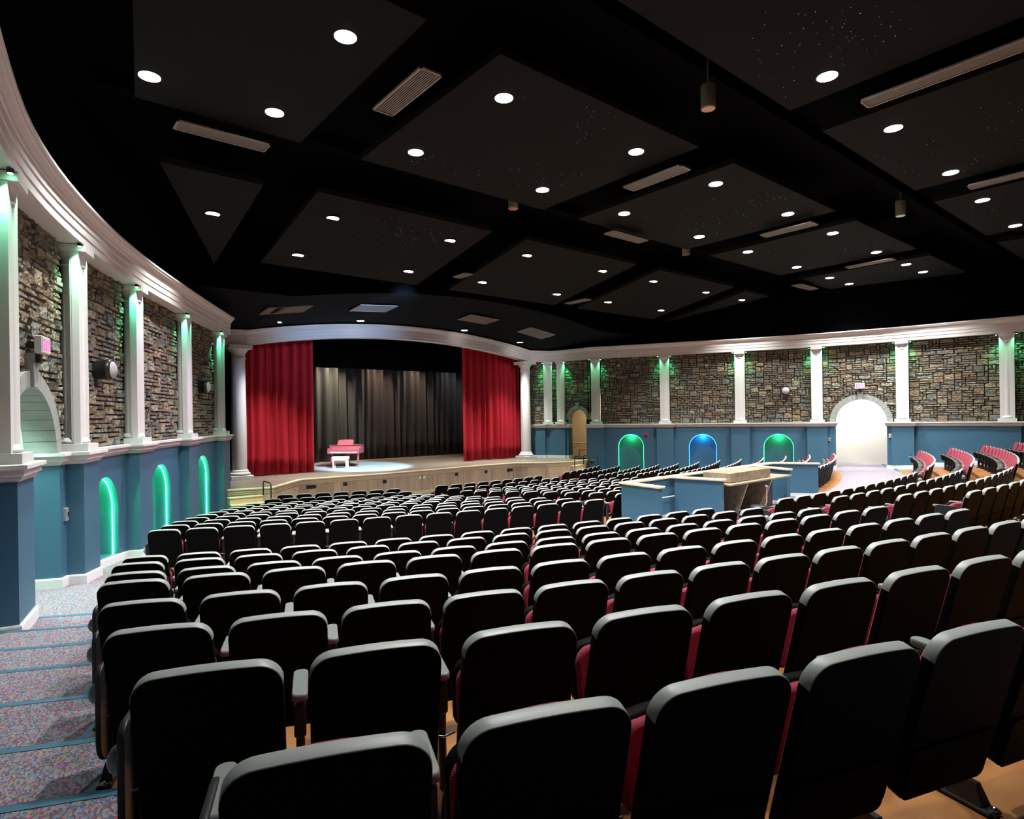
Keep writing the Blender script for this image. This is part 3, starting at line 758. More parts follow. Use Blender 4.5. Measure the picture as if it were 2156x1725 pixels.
# front dark soffit curving with the arch
mb = MB(); us = [4.0, 5.3, 6.2] + [7 + 14.2 * i / 24 for i in range(25)] + [22.3, 23.5, 25.5]
vs_ = [19.2, 20.5, 22, 23.5, 24.6]
for a, b in zip(us, us[1:]):
    for c, d in zip(vs_, vs_[1:]):
        z = lambda u, v: CORT + .02 + zarch(u) + .085 * (24.5 - v)
        mb.add([(a, c, z(a, c)), (b, c, z(b, c)), (b, d, z(b, d)), (a, d, z(a, d))], [(3, 2, 1, 0)], M['soffit'], True)
    mb.add([(a, 19.2, z(a, 19.2)), (b, 19.2, z(b, 19.2)), (b, 19.2, 6), (a, 19.2, 6)], [(0, 1, 2, 3)], M['black'])
structure(mb, 'ceiling_front')

# stage house: black walls, borders, curtains
mb = MB()
for a, b in (((4.6, 21.9), (4.6, 32.5)), ((4.6, 32.5), (24, 32.5)), ((22.9, 32.5), (22.9, 25.0))): mb.add([(a[0], a[1], ST - 1.2), (b[0], b[1], ST - 1.2), (b[0], b[1], 6), (a[0], a[1], 6)], [(0, 1, 2, 3)], M['black'])
mb.box((5.5, 24.9, 0.3), (1.6, .1, 5.4), M['black']); mb.box((22.3, 25.25, 0.3), (1.3, .1, 5.4), M['black'])
structure(mb, 'wall_stage_house')
def curtain(name, label, u0, u1, v, z0, z1, m, n, amp, seed, hem=.02, cat='curtain', flare=0):
    r = random.Random(seed); mb = MB(); N = n * 8; L = u1 - u0; ph = [r.uniform(.6, 1.4) for _ in range(n + 2)]; rows = 9
    cum = [0]
    for i in range(n): cum.append(cum[-1] + ph[i])
    def off(t):
        x = t * cum[n]
        for i in range(n):
            if x <= cum[i + 1]: f = (x - cum[i]) / ph[i]; return amp * ph[i] * (max(0, math.sin(f * math.pi)) ** .8) * (1 if i % 2 else -.75)
        return 0
    vs = []; fs = []; base = [off(i / N) for i in range(N + 1)]; wob = [r.uniform(-1, 1) for _ in range(N // 5 + 3)]
    for j in range(rows + 1):
        f = j / rows; z = z0 + (z1 - z0) * f
        for i in range(N + 1):
            wv = wob[i // 5] * (1 - i % 5 / 5) + wob[i // 5 + 1] * (i % 5 / 5)
            vs.append((u0 + L * i / N + wv * .05 * (1 - f) + flare * (1 - f) ** 2 * (i / N - .5), v + base[i] * (1 + .35 * (1 - f)) + wv * .03, z + (hem * wv if j == 0 else 0)))
    for j in range(rows):
        for i in range(N): a = j * (N + 1) + i; fs.append((a, a + 1, a + N + 2, a + N + 1))
    mb.add(vs, fs, m, True); o = mb.build(name); tag(o, label, cat)
    md = o.modifiers.new('thickness', 'SOLIDIFY'); md.thickness = .008
    return o
curtain('stage_curtain', 'red velvet stage curtain hanging at the left of the stage', 7.0, 9.95, 25.35, ST + .02, 4.2, M['velvet'], 17, .10, 3)
curtain('stage_curtain', 'red velvet stage curtain hanging at the right of the stage', 17.65, 21.4, 25.35, ST + .02, 4.2, M['velvet'], 20, .10, 5)
curtain('backdrop_curtain', 'wide black pleated backdrop curtain behind the piano', 8.2, 22.7, 30.9, ST + .03, 5.2, M['drape'], 64, .16, 9)
curtain('border_curtain', 'black border curtain hanging high above the stage', 5.5, 22.8, 28.0, 2.45, 5.4, M['black'], 50, .06, 11, 0)
for u, p, c in ((12.9, 420, (1, .86, .62)), (15.5, 190, (1, .62, .5)), (17.9, 150, (1, .75, .62)), (20.3, 50, (.9, .9, 1))):
    light('backdrop_striplight', 'SPOT', (u, 29.7, 4.2), p * 5, c, (u, 31.1, .0), 60, .9, .04)

# piano
pv = Vector((12.05, 26.93)); pa = math.atan2(-.66, .75)     # local x runs along the keyboard, away = +y
pn = thing('grand_piano', 'mahogany grand piano standing on the stage', 'piano', (pv.x, pv.y, ST), pa)
my = M['mahogany']
out = [(-.74, -.30), (.74, -.30), (.74, .25), (.72, .60), (.60, .85), (.42, 1.05), (.32, 1.25), (.22, 1.42), (.02, 1.52), (-.25, 1.55), (-.55, 1.48), (-.70, 1.3), (-.74, 1.0)]
def prism(mb, pts, z0, z1, m):
    n = len(pts); vs = [(x, y, z0) for x, y in pts] + [(x, y, z1) for x, y in pts]
    mb.add(vs, [tuple(range(n - 1, -1, -1)), tuple(range(n, 2 * n))] + [(i, (i + 1) % n, n + (i + 1) % n, n + i) for i in range(n)], m)
body = [(x, y) for x, y in out]; body[0] = (-.74, .0); body[1] = (.74, .0)
mb = MB(); prism(mb, body, .64, .97, my); mb.box((-.70, -.15, .76), (.08, .30, .24), my); mb.box((.70, -.15, .76), (.08, .30, .24), my); mb.build('case', pn)
MB().box((0, -.15, .655), (1.48, .32, .05), my).build('keybed', pn)
MB().box((0, -.01, .84), (1.30, .03, .20), my).build('fallboard', pn)
MB().bevbox((0, -.16, .70), (1.26, .20, .03), M['ivory'], 0, .004).build('keyboard', pn)
kb = MB()
for i in range(52):
    if i % 7 in (0, 1, 3, 4, 5): kb.box((-.61 + i * .0238, -.11, .725), (.011, .10, .018), M['metal'])
kb.build('black_keys', pn)
mb = MB(); lid = [(-.75, .22)] + [(.76, .22)] + [(x * 1.02, y) for x, y in out[3:]]; prism(mb, lid, .985, 1.005, my); mb.build('lid', pn)
MB().box((.0, .12, 1.012), (1.5, .22, .02), my).build('folded_lid_flap', pn)
mb = MB(); mb.add([(-.40, .10, 1.02), (.34, .10, 1.02), (.36, .17, 1.25), (.2, .175, 1.27), (-.2, .175, 1.27), (-.36, .17, 1.25)], [(0, 1, 2, 3, 4, 5)], my)
o = mb.build('music_desk', pn); md = o.modifiers.new('thickness', 'SOLIDIFY'); md.thickness = .02
for x, y in ((-.62, -.08), (.62, -.08), (-.2, 1.25)):
    MB().lathe([(.035, .06), (.04, .1), (.045, .3), (.06, .5), (.075, .56), (.08, .64)], (x, y, 0), my, 12).lathe([(.03, 0), (.03, .05), (.02, .06)], (x, y, 0), M['bolt'], 10).build('leg', pn)
mb = MB(); mb.box((0, .3, .10), (.16, .10, .10), my); mb.tube([(-.06, .3, .15), (-.10, .32, .64)], .014, my); mb.tube([(.06, .3, .15), (.10, .32, .64)], .014, my); mb.build('pedal_lyre', pn)
bp = pv + Vector((math.cos(pa) * -.05 + math.sin(pa) * .55, math.sin(pa) * -.05 - math.cos(pa) * .55))
bn = thing('piano_bench', 'white tufted bench with pale wooden legs before the piano', 'bench', (bp.x, bp.y, ST), pa)
mb = MB(); mb.bevbox((0, 0, .455), (.74, .36, .13), M['bench'], 0, .035)
for i in range(5):
    for j in range(2): mb.lathe([(.012, .52), (.006, .525)], (-.26 + .13 * i, -.08 + .16 * j, 0), M['bolt'], 6)
mb.build('cushion', bn)
MB().box((0, 0, .37), (.66, .30, .05), M['bwood']).build('apron', bn)
for sx in (-1, 1):
    for sy in (-1, 1): MB().bevbox((sx * .30, sy * .12, .175), (.055, .055, .35), M['bwood'], 0, .006).build('leg', bn)

# hanging loudspeaker
sp = thing('loudspeaker', 'black loudspeaker hanging beside the left stage column', 'speaker', (6.0, 23.75, 1.6))
MB().hexa([(-.2, -.15, 0), (.2, -.15, 0), (.2, .15, 0), (-.2, .15, 0)], [(-.2, -.28, .7), (.2, -.28, .7), (.2, .18, .7), (-.2, .18, .7)], M['black']).build('cabinet', sp)
MB().tube([(0, 0, .7), (0, 0, 1.5)], .02, M['black']).build('bracket', sp)

# ------------------------------------------------------------------ ceiling
mb = MB(); mb.box((14.2, 8.5, 6.03), (34, 27, .06), M['black']); mb.box((14.2, 28.6, 6.03), (34, 9, .06), M['black']); structure(mb, 'ceiling')
mb = MB(); mb.box((14.2, -4.25, 1.2), (34, .1, 9.8), M['black']); structure(mb, 'wall_back')
mb = MB()
for y in (5.9, 12.4): mb.box((14.2, y, 5.86), (26, .25, .25), M['black'])
structure(mb, 'trim_8')

def slope_z(v): return 5.15 - (v - 13.35) * .1863
rear = 5.22
PAN = []   # u0,u1,v0,v1,front?
CN = ['far left', 'left of centre', 'centre', 'right of centre', 'far right']
for vi, (v0, v1) in enumerate(((.5, 5.03), (6.83, 11.36))):
    for ui, (u0, u1) in enumerate(((-.1, 4.28), (5.5, 10.47), (11.72, 16.64), (17.93, 22.68), (23.95, 28.2))):
        PAN.append((u0, u1, v0, v1, 0, '%s, %s' % (CN[ui], ('nearest rank', 'middle rank')[vi])))
for ui, (u0, u1) in enumerate(((2.32, 4.28), (5.42, 10.40), (11.66, 16.66), (17.92, 22.87), (23.95, 26.1))):
    PAN.append((u0, u1, 13.38, 17.5, 1, '%s, rank nearest the stage' % CN[ui]))
for u0, u1, v0, v1, fr, nm in PAN:
    pts = [(u0, v0), (u1, v0), (u1, v1), (u0, v1)]
    if (v0 < 1 or v0 < 7) and u0 < 4: pts = [(u0 if v0 < 1 else .95, v0), (u1, v0), (u1, v1), (1.6 if v0 > 1 else .6, v1)]
    if (v0 < 7) and u0 > 23: pts = [(u0, v0), (u1, v0), (27.0 if v0 > 1 else 27.6, v1), (u0, v1)]
    if fr and u0 < 4: pts = [(2.32, 13.6), (4.3, 13.6), (4.35, 18.0)]
    if fr and u0 > 23: pts = [(23.95, 13.5), (25.9, 13.5), (24.0, 17.6)]
    n = len(pts); mb = MB(); zz = [(slope_z(y) if fr else rear) for x, y in pts]
    vs = [(x, y, z) for (x, y), z in zip(pts, zz)] + [(x, y, z + .12) for (x, y), z in zip(pts, zz)]
    mb.add(vs, [tuple(range(n - 1, -1, -1)), tuple(range(n, 2 * n))] + [(i, (i + 1) % n, n + (i + 1) % n, n + i) for i in range(n)], M['cloud'])
    o = mb.build('ceiling_panel'); tag(o, 'flat dark ceiling panel, %s' % nm, 'ceiling panel', 'suspended dark ceiling panels')

# recessed downlights
DL = [(1.68, 10.54), (3.59, 7.82), (3.52, 10.5), (6.30, 7.74), (6.21, 10.40), (9.65, 7.72), (9.54, 10.36), (12.44, 7.70), (12.35, 10.3), (15.85, 7.71), (15.74, 10.31),
      (18.62, 7.74), (18.5, 10.33), (22.02, 7.79), (21.9, 10.36), (9.87, 4.15), (12.65, 4.16), (16.02, 4.16), (18.77, 4.22), (22.13, 4.23), (6.3, 4.15), (3.6, 4.15), (3.6, 1.4), (6.3, 1.4), (9.87, 1.4), (12.65, 1.4), (16.0, 1.4), (24.76, 7.8), (26.62, 7.83), (24.71, 10.41), (26.57, 10.43)]
DF = [(3.67, 15.26), (6.2, 14.38), (6.17, 16.68), (9.61, 14.31), (9.59, 16.61), (12.43, 14.26), (12.4, 16.55), (15.89, 14.26), (15.88, 16.55), (18.68, 14.24), (18.71, 16.52), (22.15, 14.25), (22.15, 16.5), (24.94, 14.26)]
DS = [(7.86, 23.45, 3.70), (11.26, 23.48, 4.06), (16.53, 23.51, 4.08), (19.97, 23.53, 3.74)]
cols_u = lambda u: 'leftmost' if u < 2.5 else 'far left' if u < 5 else 'left' if u < 8 else 'left of centre' if u < 11 else 'centre left' if u < 14 else 'centre right' if u < 17 else 'right of centre' if u < 20.5 else 'right' if u < 23.5 else 'far right' if u < 26 else 'rightmost'
def downlight(u, v, z, label, power, ang=110):
    t = thing('recessed_downlight', label, 'ceiling light', (u, v, z), 0, 'round recessed ceiling lights')
    MB().lathe([(.150, -.004), (.168, -.006), (.170, .004), (.15, .01)], (0, 0, 0), M['metal'], 24).build('trim_ring', t)
    MB().lathe([(.148, -.012), (.148, .0)], (0, 0, 0), M['lens'], 24).build('lens', t)
    light('downlight_beam', 'SPOT', (u, v, z - .03), power, (1, .98, .95), (u, v, z - 3), ang, 1.0, .10, t)
PW = 2100
for u, v in DL:
    rk = 'in the rank of panels nearest the camera' if v < 6 else ('in the near half of the middle panels' if v < 9 else 'in the far half of the middle panels')
    p = PW
    if v < 2: p = PW * .3
    if u > 26: p = 2600
    if (u, v) == (1.68, 10.54): p = 1700
    downlight(u, v, rear, 'round lit ceiling light, %s, %s' % (cols_u(u), rk), p)
for u, v in DF:
    rk = 'near half of the stage end panels' if v < 15.5 else 'far half of the stage end panels'
    downlight(u, v, slope_z(v), 'round lit ceiling light, %s, %s' % (cols_u(u), rk), PW * .8)
for i, (u, v, z) in enumerate(DS):
    downlight(u, v, z, 'small round light above the stage arch, %s from the left' % ORD[i + 1], 2600, 78)

# star points
r3 = random.Random(8); mb = MB()
for u0, u1, v0, v1, fr, nm in PAN:
    if u0 < 2 and v0 < 7 and v0 > 1: continue
    cl = [(r3.uniform(u0 + .8, u1 - .8), r3.uniform(v0 + .5, v1 - .5)) for _ in range(3)] if u1 - u0 > 3 else []
    for c in cl:
        for _ in range(34):
            x, y = r3.gauss(c[0], .7), r3.gauss(c[1], .5)
            if not (u0 + .5 < x < u1 - .5 and v0 + .1 < y < v1 - .1): continue
            z = (slope_z(y) if fr else rear) - .002; s = r3.choice((.004, .005, .007))
            mb.add([(x - s, y, z), (x, y - s, z), (x + s, y, z), (x, y + s, z)], [(0, 1, 2, 3)], M['star'])
tag(mb.build('star_points'), 'tiny fibre optic star points scattered over the dark ceiling panels', 'star lights', kind='stuff')

# air grilles
def grille(c, along, w, L, z, label, tilt=None, n=9):
    # along: unit direction (x,y) of the long side
    a = math.atan2(along[1], along[0]); t = thing('air_grille', label, 'air grille', (c[0], c[1], z), a, 'air grilles in the ceiling gaps')
    if tilt: t.rotation_euler = Matrix((Vector((1, 0, tilt[0])).normalized(), Vector((0, 1, tilt[1])).normalized(), Vector((-tilt[0], -tilt[1], 1)).normalized())).transposed().to_euler()
    f = MB(); fw = .03
    for s in (-1, 1):
        f.box((0, s * (w / 2 - fw / 2), 0), (L, fw, .03), M['grille']); f.box((s * (L / 2 - fw / 2), 0, 0), (fw, w, .03), M['grille'])
    f.build('frame', t); sl = MB()
    for i in range(n): sl.box((0, -w / 2 + fw + (w - 2 * fw) * (i + .5) / n, .005), (L - fw, (w - 2 * fw) / n * .45, .015), M['grille'])
    sl.build('slats', t); MB().box((0, 0, .03), (L, w, .01), M['black']).build('backing', t)
Z5 = 5.0
grille((4.75, 8.23), (0, 1), .38, 1.52, Z5, 'large air grille left of the central ceiling panel')
grille((2.95, 11.47), (1, 0), .37, 1.52, Z5, 'air grille high above the left exit arch')
grille((10.62, 7.99), (0, 1), .39, 1.5, Z5, 'air grille right of the central ceiling panel')
grille((10.79, 2.5), (0, 1), .36, 2.95, Z5, 'long air grille at the upper right of the photo')
grille((16.70, 3.0), (0, 1), .35, 2.0, Z5, 'air grille at the right edge of the photo')
grille((16.50, 8.02), (0, 1), .40, 1.46, Z5, 'air grille right of the centre right ceiling panel')
grille((22.53, 8.17), (0, 1), .38, 1.48, Z5, 'narrow air grille high at the far right')
grille((13.45, 11.14), (1, 0), .38, 1.52, Z5, 'air grille behind the centre panel, above the house')
grille((24.6, 11.32), (1, 0), .38, 1.55, Z5, 'small distant air grille above the right wall')
grille((11.35, 16.2), (0, 1), .35, .7, 4.58, 'tiny air grille between two stage end panels, left')
grille((17.2, 16.75), (0, 1), .38, 1.15, 4.46, 'air grille between two stage end panels, right')
for i, (c, sl, z) in enumerate((((7.40, 21.2), .155, 3.81), ((10.71, 21.2), .07, 4.20), ((15.88, 21.5), -.05, 4.28), ((19.43, 21.7), -.155, 3.97))):
    grille(c, (1, 0), 1.0, 1.56, z - .02, 'wide air grille above the stage arch, %s from the left' % ORD[i + 1], (sl, -.085), 12)

# pendant canister lamps
for i, (u, v, z, lb) in enumerate(((9.08, 5.74, 5.10, 'nearest the camera'), (9.6, 11.5, 5.1, 'behind the central panel'), (16.8, 11.5, 5.1, 'behind the centre right panel'), (18.06, 5.8, 5.1, 'at the right of the photo'))):
    s = 1.05; t = thing('canister_lamp', 'grey cylindrical canister lamp hanging %s' % lb, 'lamp', (u, v, z), 0, 'hanging canister lamps')
    MB().lathe([(.105 * s, .01), (.112 * s, .0), (.115 * s, .012), (.112 * s, .03), (.112 * s, .38), (.10 * s, .40), (.02, .405)], (0, 0, 0), M['lamp_can'], 24).build('canister', t)
    MB().lathe([(.104, -.004), (.09, .03), (.05, .10)], (0, 0, 0), M['chrome'], 20).build('reflector', t)
    MB().tube([(0, 0, .40), (0, 0, .86)], .012, M['lamp_can']).build('stem', t)

# ------------------------------------------------------------------ small wall things
def on_wall(P, v, off, z): s = P.s_of_v(v); return P.p3(s, off, z), P.rot(s), s
def exit_sign(P, label):
    (x, y, z), a, s = on_wall(P, DOORV, 0, 1.07); t = thing('exit_sign', label, 'sign', (x, y, z), a if P.side == -1 else a + math.pi)
    # local -y ... +y : place the face toward the room
    fy = 1
    MB().bevbox((0, fy * .10, 0), (.36, .09, .24), M['white'], 0, .008).build('housing', t)
    MB().box((0, fy * .148, 0), (.33, .006, .21), M['exit_face']).build('face', t)
    MB().box((0, 0, 0), (.10, .12, .10), M['metal']).box((0, .03, -.17), (.08, .12, .14), M['metal']).build('bracket', t)
    lt = MB(); h = .15; w = .05; k = .016; yb = fy * .153
    mirror = -1
    def bar(x0, z0, x1, z1):
        x0 *= mirror; x1 *= mirror; dx, dz = x1 - x0, z1 - z0; L = math.hypot(dx, dz); nx, nz = -dz / L * k / 2, dx / L * k / 2
        lt.add([(x0 + nx, yb, z0 + nz), (x0 - nx, yb, z0 - nz), (x1 - nx, yb, z1 - nz), (x1 + nx, yb, z1 + nz)], [(0, 1, 2, 3)], M['exit_red'])
    x = -.125
    bar(x, -h / 2, x, h / 2); [bar(x, q, x + w, q) for q in (-h / 2 + k / 2, 0, h / 2 - k / 2)]; x += .075
    bar(x, -h / 2, x + w, h / 2); bar(x, h / 2, x + w, -h / 2); x += .095
    bar(x, -h / 2, x, h / 2); x += .035
    bar(x + w / 2, -h / 2, x + w / 2, h / 2); bar(x, h / 2 - k / 2, x + w, h / 2 - k / 2)
    lt.build('letters', t)
exit_sign(LP, 'pink lettered EXIT sign above the left arch keystone')
exit_sign(RP, 'pink lettered EXIT sign above the bright right doorway')

def round_fixture(P, v, z, label):
    (x, y, zz), a, s = on_wall(P, v, 0, z); t = thing('round_wall_fixture', label, 'wall fixture', (x, y, zz), a if P.side == -1 else a + math.pi, 'round black wall fixtures')
    ax = Matrix.Rotation(-math.pi / 2, 3, 'X')
    MB().lathe([(.17, -.08), (.18, -.02), (.18, .10), (.195, .11), (.20, .15), (.185, .19), (.16, .20)], (0, 0, 0), M['metal'], 28, True, ax).build('drum', t)
    MB().lathe([(.16, .185), (.145, .225), (.10, .255), (.05, .27), (.005, .275)], (0, 0, 0), M['glass'], 24, True, ax).build('dome', t)
round_fixture(LP, 13.5, .97, 'round black fixture with pale dome on the left wall, near')
round_fixture(LP, 19.7, 1.0, 'round black fixture on the dark left bay beside the stage')
round_fixture(RP, 13.35, .97, 'round black fixture with pale dome on the right stone wall')

def wall_box(P, v, z, w, h, m, name, label, cat, off=OW):
    (x, y, zz), a, s = on_wall(P, v, off, z); t = thing(name, label, cat, (x, y, zz), a if P.side == -1 else a + math.pi)
    MB().bevbox((0, .02, 0), (w, .05, h), m, 0, .006).build('body', t)
    MB().box((0, .048, 0), (w * .35, .012, h * .3), M['metal']).build('switch', t)
wall_box(RP, 19.0, -1.0, .16, .14, M['red_box'], 'fire_alarm', 'small red fire alarm on the right blue wall', 'alarm')
wall_box(RP, 11.75, -1.22, .09, .15, M['plate'], 'wall_switch', 'small grey switch box left of the bright doorway', 'switch')
wall_box(RP, 9.58, -1.04, .10, .15, M['ivory'], 'thermostat', 'small white thermostat right of the bright doorway', 'thermostat')
wall_box(LP, 11.72, -1.42, .10, .20, M['plate'], 'wall_switch', 'silver switch box on the blue wall by the left passage', 'switch')

# ------------------------------------------------------------------ sound booth
BZ = -2.52; BT = -1.52
bt = thing('sound_booth', 'blue walled sound booth with pale wooden caps', 'booth', (14.4, 8.4, BZ))
def bwall(p, q, th=.12):
    a = math.atan2(q[1] - p[1], q[0] - p[0]); L = math.dist(p, q); c = ((p[0] + q[0]) / 2, (p[1] + q[1]) / 2)
    rel(MB().box((c[0], c[1], (BZ + BT) / 2 - .02), (L, th, BT - BZ - .02), M['blue'], a), 'partition', bt)
    rel(MB().bevbox((c[0], c[1], BT - .015), (L + .10, th + .09, .045), M['cap'], a, .008), 'cap_rail', bt)
    rel(MB().box((c[0], c[1], BZ + .05), (L + .01, th + .025, .10), M['white'], a), 'skirting', bt)
FL, FR = (10.72, 8.98), (17.75, 9.30)
bwall((10.64, 9.02), (10.50, 7.90)); bwall(FL, FR); bwall((12.42, 8.88), (12.62, 7.74)); bwall((16.55, 9.15), (16.10, 7.92)); bwall((17.80, 9.28), (18.48, 8.20))
dk = thing('mixing_desk', 'mottled brown counter with raised console box in the sound booth', 'desk', (14.22, 8.08, BZ), .03)
MB().bevbox((0, 0, .86), (3.12, .90, .04), M['laminate'], 0, .006).build('countertop', dk)
MB().bevbox((-.30, .06, 1.0), (1.95, .72, .22), M['laminate'], 0, .006).build('console_box', dk)
for x in (-.75, .45):
    MB().hexa([(x - .02, -.15, 0), (x + .02, -.15, 0), (x + .02, .45, 0), (x - .02, .45, 0)], [(x - .02, -.45, .84), (x + .02, -.45, .84), (x + .02, .45, .84), (x - .02, .45, .84)], M['laminate']).build('slanted_support', dk)
MB().box((1.05, .2, .35), (.7, .4, .62), M['metal']).build('equipment_cabinet', dk)
MB().box((0, .45, .43), (3.05, .02, .86), M['black']).build('back_panel', dk)
sl = thing('drafting_stool', 'black swivel stool with small backrest behind the sound booth', 'stool', (12.92, 7.05, -2.48), -.9)
MB().lathe([(.17, .34), (.18, .36), (.18, .38), (.15, .40)], (0, 0, 0), M['metal'], 24).build('seat', sl)
MB().tube([(0, 0, .05), (0, 0, .35)], .025, M['metal']).build('pole', sl)
MB().tube([(.14, 0, .36), (.18, 0, .5), (.18, 0, .82)], .012, M['bwood']).build('back_stem', sl)
MB().bevbox((.18, 0, .83), (.04, .20, .04), M['arm'], 0, .01).build('backrest', sl)
m = MB()
for i in range(5):
    a = i * 2 * math.pi / 5; m.tube([(0, 0, .07), (.26 * math.cos(a), .26 * math.sin(a), .04)], .018, M['metal'], 6)
m.tube([(.2 * math.cos(a * math.pi / 8), .2 * math.sin(a * math.pi / 8), .20) for a in range(16)], .01, M['bolt'], 6, True)
m.build('base', sl)
cd = thing('conduit', 'white conduit with outlet box inside the left booth bay', 'conduit', (11.5, 8.88, -1.98))
MB().tube([(-.80, 0, -.0), (.86, 0, 0)], .014, M['white'], 6).build('pipe', cd)
MB().bevbox((.0, -.03, 0), (.12, .05, .13), M['white'], 0, .006).build('outlet_box', cd)
MB().box((0, -.058, .03), (.07, .004, .04), M['metal']).box((0, -.058, -.03), (.07, .004, .04), M['metal']).build('sockets', cd)

# ------------------------------------------------------------------ auditorium seats
def outline(w, h, rt, rb, crown=.0, n=7):
    # closed outline in (x, z) from bottom left, counter clockwise seen from behind
    pts = []; x = w / 2
    def arc(cx, cz, r, a0, a1):
        for i in range(n + 1): a = R(a0 + (a1 - a0) * i / n); pts.append((cx + r * math.cos(a), cz + r * math.sin(a)))
    arc(x - rb, rb, rb, -90, 0); arc(x - rt, h - rt, rt, 0, 90)
    for i in range(1, 5): t = 1 - 2 * i / 5; pts.append(((x - rt) * t, h + crown * (1 - t * t)))
    arc(-x + rt, h - rt, rt, 90, 180); arc(-x + rb, rb, rb, 180, 270)
    return pts
def slab(mb, pts, y0, y1, bev, m, place, puff=0, rim=None):
    # rounded slab: rim smooth, faces flat or puffed on the y1 side
    cx = sum(p[0] for p in pts) / len(pts); cz = sum(p[1] for p in pts) / len(pts)
    def ins(p, d):
        dx, dz = p[0] - cx, p[1] - cz; L = math.hypot(dx, dz); return (p[0] - dx / L * d, p[1] - dz / L * d)
    rings = [(bev, y0), (bev * .3, y0 + bev * .3), (0, y0 + bev), (0, y1 - bev), (bev * .3, y1 - bev * .3), (bev, y1)]
    N = len(pts); vs = []
    for d, y in rings:
        for p in pts: q = ins(p, d); vs.append(place(q[0], y, q[1]))
    fs = [(r * N + i, r * N + (i + 1) % N, (r + 1) * N + (i + 1) % N, (r + 1) * N + i) for r in range(5) for i in range(N)]
    if rim:  # upper edge faces take the colour with overhead light painted in
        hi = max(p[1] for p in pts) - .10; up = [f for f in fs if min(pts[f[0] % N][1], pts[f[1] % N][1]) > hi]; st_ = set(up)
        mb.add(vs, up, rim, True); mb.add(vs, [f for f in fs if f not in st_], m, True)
    else: mb.add(vs, fs, m, True)
    mb.add(vs[:N], [tuple(range(N))], m)
    if puff:
        vs2 = vs[-N:]; rr = []
        for f, k in ((.85, .55), (.6, .85), (.3, 1.0)):
            for p in pts: q = ins(p, bev); rr.append(place(cx + (q[0] - cx) * f, y1 + puff * k, cz + (q[1] - cz) * f))
        allv = vs2 + rr
        mb.add(allv, [(r * N + i, r * N + (i + 1) % N, (r + 1) * N + (i + 1) % N, (r + 1) * N + i) for r in range(3) for i in range(N)] + [tuple(range(3 * N, 4 * N))], m, True)
    else: mb.add(vs[-N:], [tuple(range(N - 1, -1, -1))], m)
LEAN = R(15)
def back_place(x, y, z):        # z measured up the leaning back, 0 at its lower edge
    zz = z - .66; return (x, y * math.cos(LEAN) - zz * math.sin(LEAN) - .040, SEAT_H - .014 + zz * math.cos(LEAN) + y * math.sin(LEAN) * 1.0 - .0)
def seat_place(x, y, z):        # folded seat, leaning forward a little
    a = R(-8); return (x, .235 + y * math.cos(a) + z * math.sin(a) * -1, .335 + z * math.cos(a))
def seat_parts(half=.28):
    P_ = {}
    o1 = outline(.480, .66, .085, .05, .005)
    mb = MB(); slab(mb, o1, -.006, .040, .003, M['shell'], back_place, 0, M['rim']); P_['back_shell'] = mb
    mb = MB(); slab(mb, outline(.445, .22, .03, .03), -.014, -.004, .003, M['shell'], back_place); P_['lower_back_panel'] = mb
    mb = MB(); slab(mb, [(x, z + .09) for x, z in outline(.452, .555, .10, .05, .013)], .038, .056, .010, M['fabric'], back_place, .018); P_['back_cushion'] = mb
    mb = MB(); slab(mb, outline(.43, .26, .08, .03, .015), -.055, -.01, .015, M['fabric'], lambda x, y, z: seat_place(x, y, z), 0); P_['seat_cushion'] = mb
    mb = MB(); slab(mb, outline(.44, .265, .08, .03, .015), -.008, .05, .014, M['shell'], seat_place, .012); P_['seat_pan'] = mb
    return P_
def arm_mesh(x):
    mb = MB(); pts = outline(.06, .25, .028, .024, 0, 5)
    def pl(a, y, b): return (x + a, .17 + b, .56 + y + b * .03)
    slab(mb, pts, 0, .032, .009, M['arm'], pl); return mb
def stand_mesh(x):
    mb = MB(); mb.bevbox((x, .24, .28), (.032, .075, .55), M['metal'], 0, .008); mb.bevbox((x, .215, .48), (.045, .05, .14), M['metal'], 0, .01)
    mb.bevbox((x, .20, .012), (.07, .22, .024), M['metal'], 0, .008); mb.hexa([(x - .03, .13, .02), (x + .03, .13, .02), (x + .03, .27, .02), (x - .03, .27, .02)], [(x - .014, .16, .10), (x + .014, .16, .10), (x + .014, .24, .10), (x - .014, .24, .10)], M['metal'])
    mb.tube([(x - .045, .17, .345), (x, .175, .33), (x + .045, .17, .345)], .005, M['bolt'], 6); mb.lathe([(.012, 0), (.012, .012), (.004, .016)], (x, .10, .024), M['bolt'], 8)
    return mb
def panel_mesh(x, s):
    mb = MB(); pts = [(a, b) for a, b in outline(.30, .50, .06, .14, 0, 6)]
    slab(mb, pts, -.012, .012, .005, M['metal'], lambda a, y, b: (x + s * .02 + y, .24 + a, .10 + b)); return mb
def cap_mesh(x, s):
    ax = Matrix.Rotation(s * math.pi / 2, 3, 'Y')
    return MB().lathe([(.055, 0), (.052, .02), (.04, .038), (.02, .048), (.003, .05)], (x + s * .03, .16, .46), M['arm'], 20, True, ax)
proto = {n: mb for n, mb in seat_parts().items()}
proto['armrest'] = arm_mesh(-.28); proto['standard'] = stand_mesh(-.28)
extra = {('armrest', 'R'): arm_mesh(.28), ('standard', 'R'): stand_mesh(.28), ('end_panel', 'L'): panel_mesh(-.28, -1), ('end_panel', 'R'): panel_mesh(.28, 1), ('end_cap', 'L'): cap_mesh(-.28, -1), ('end_cap', 'R'): cap_mesh(.28, 1)}

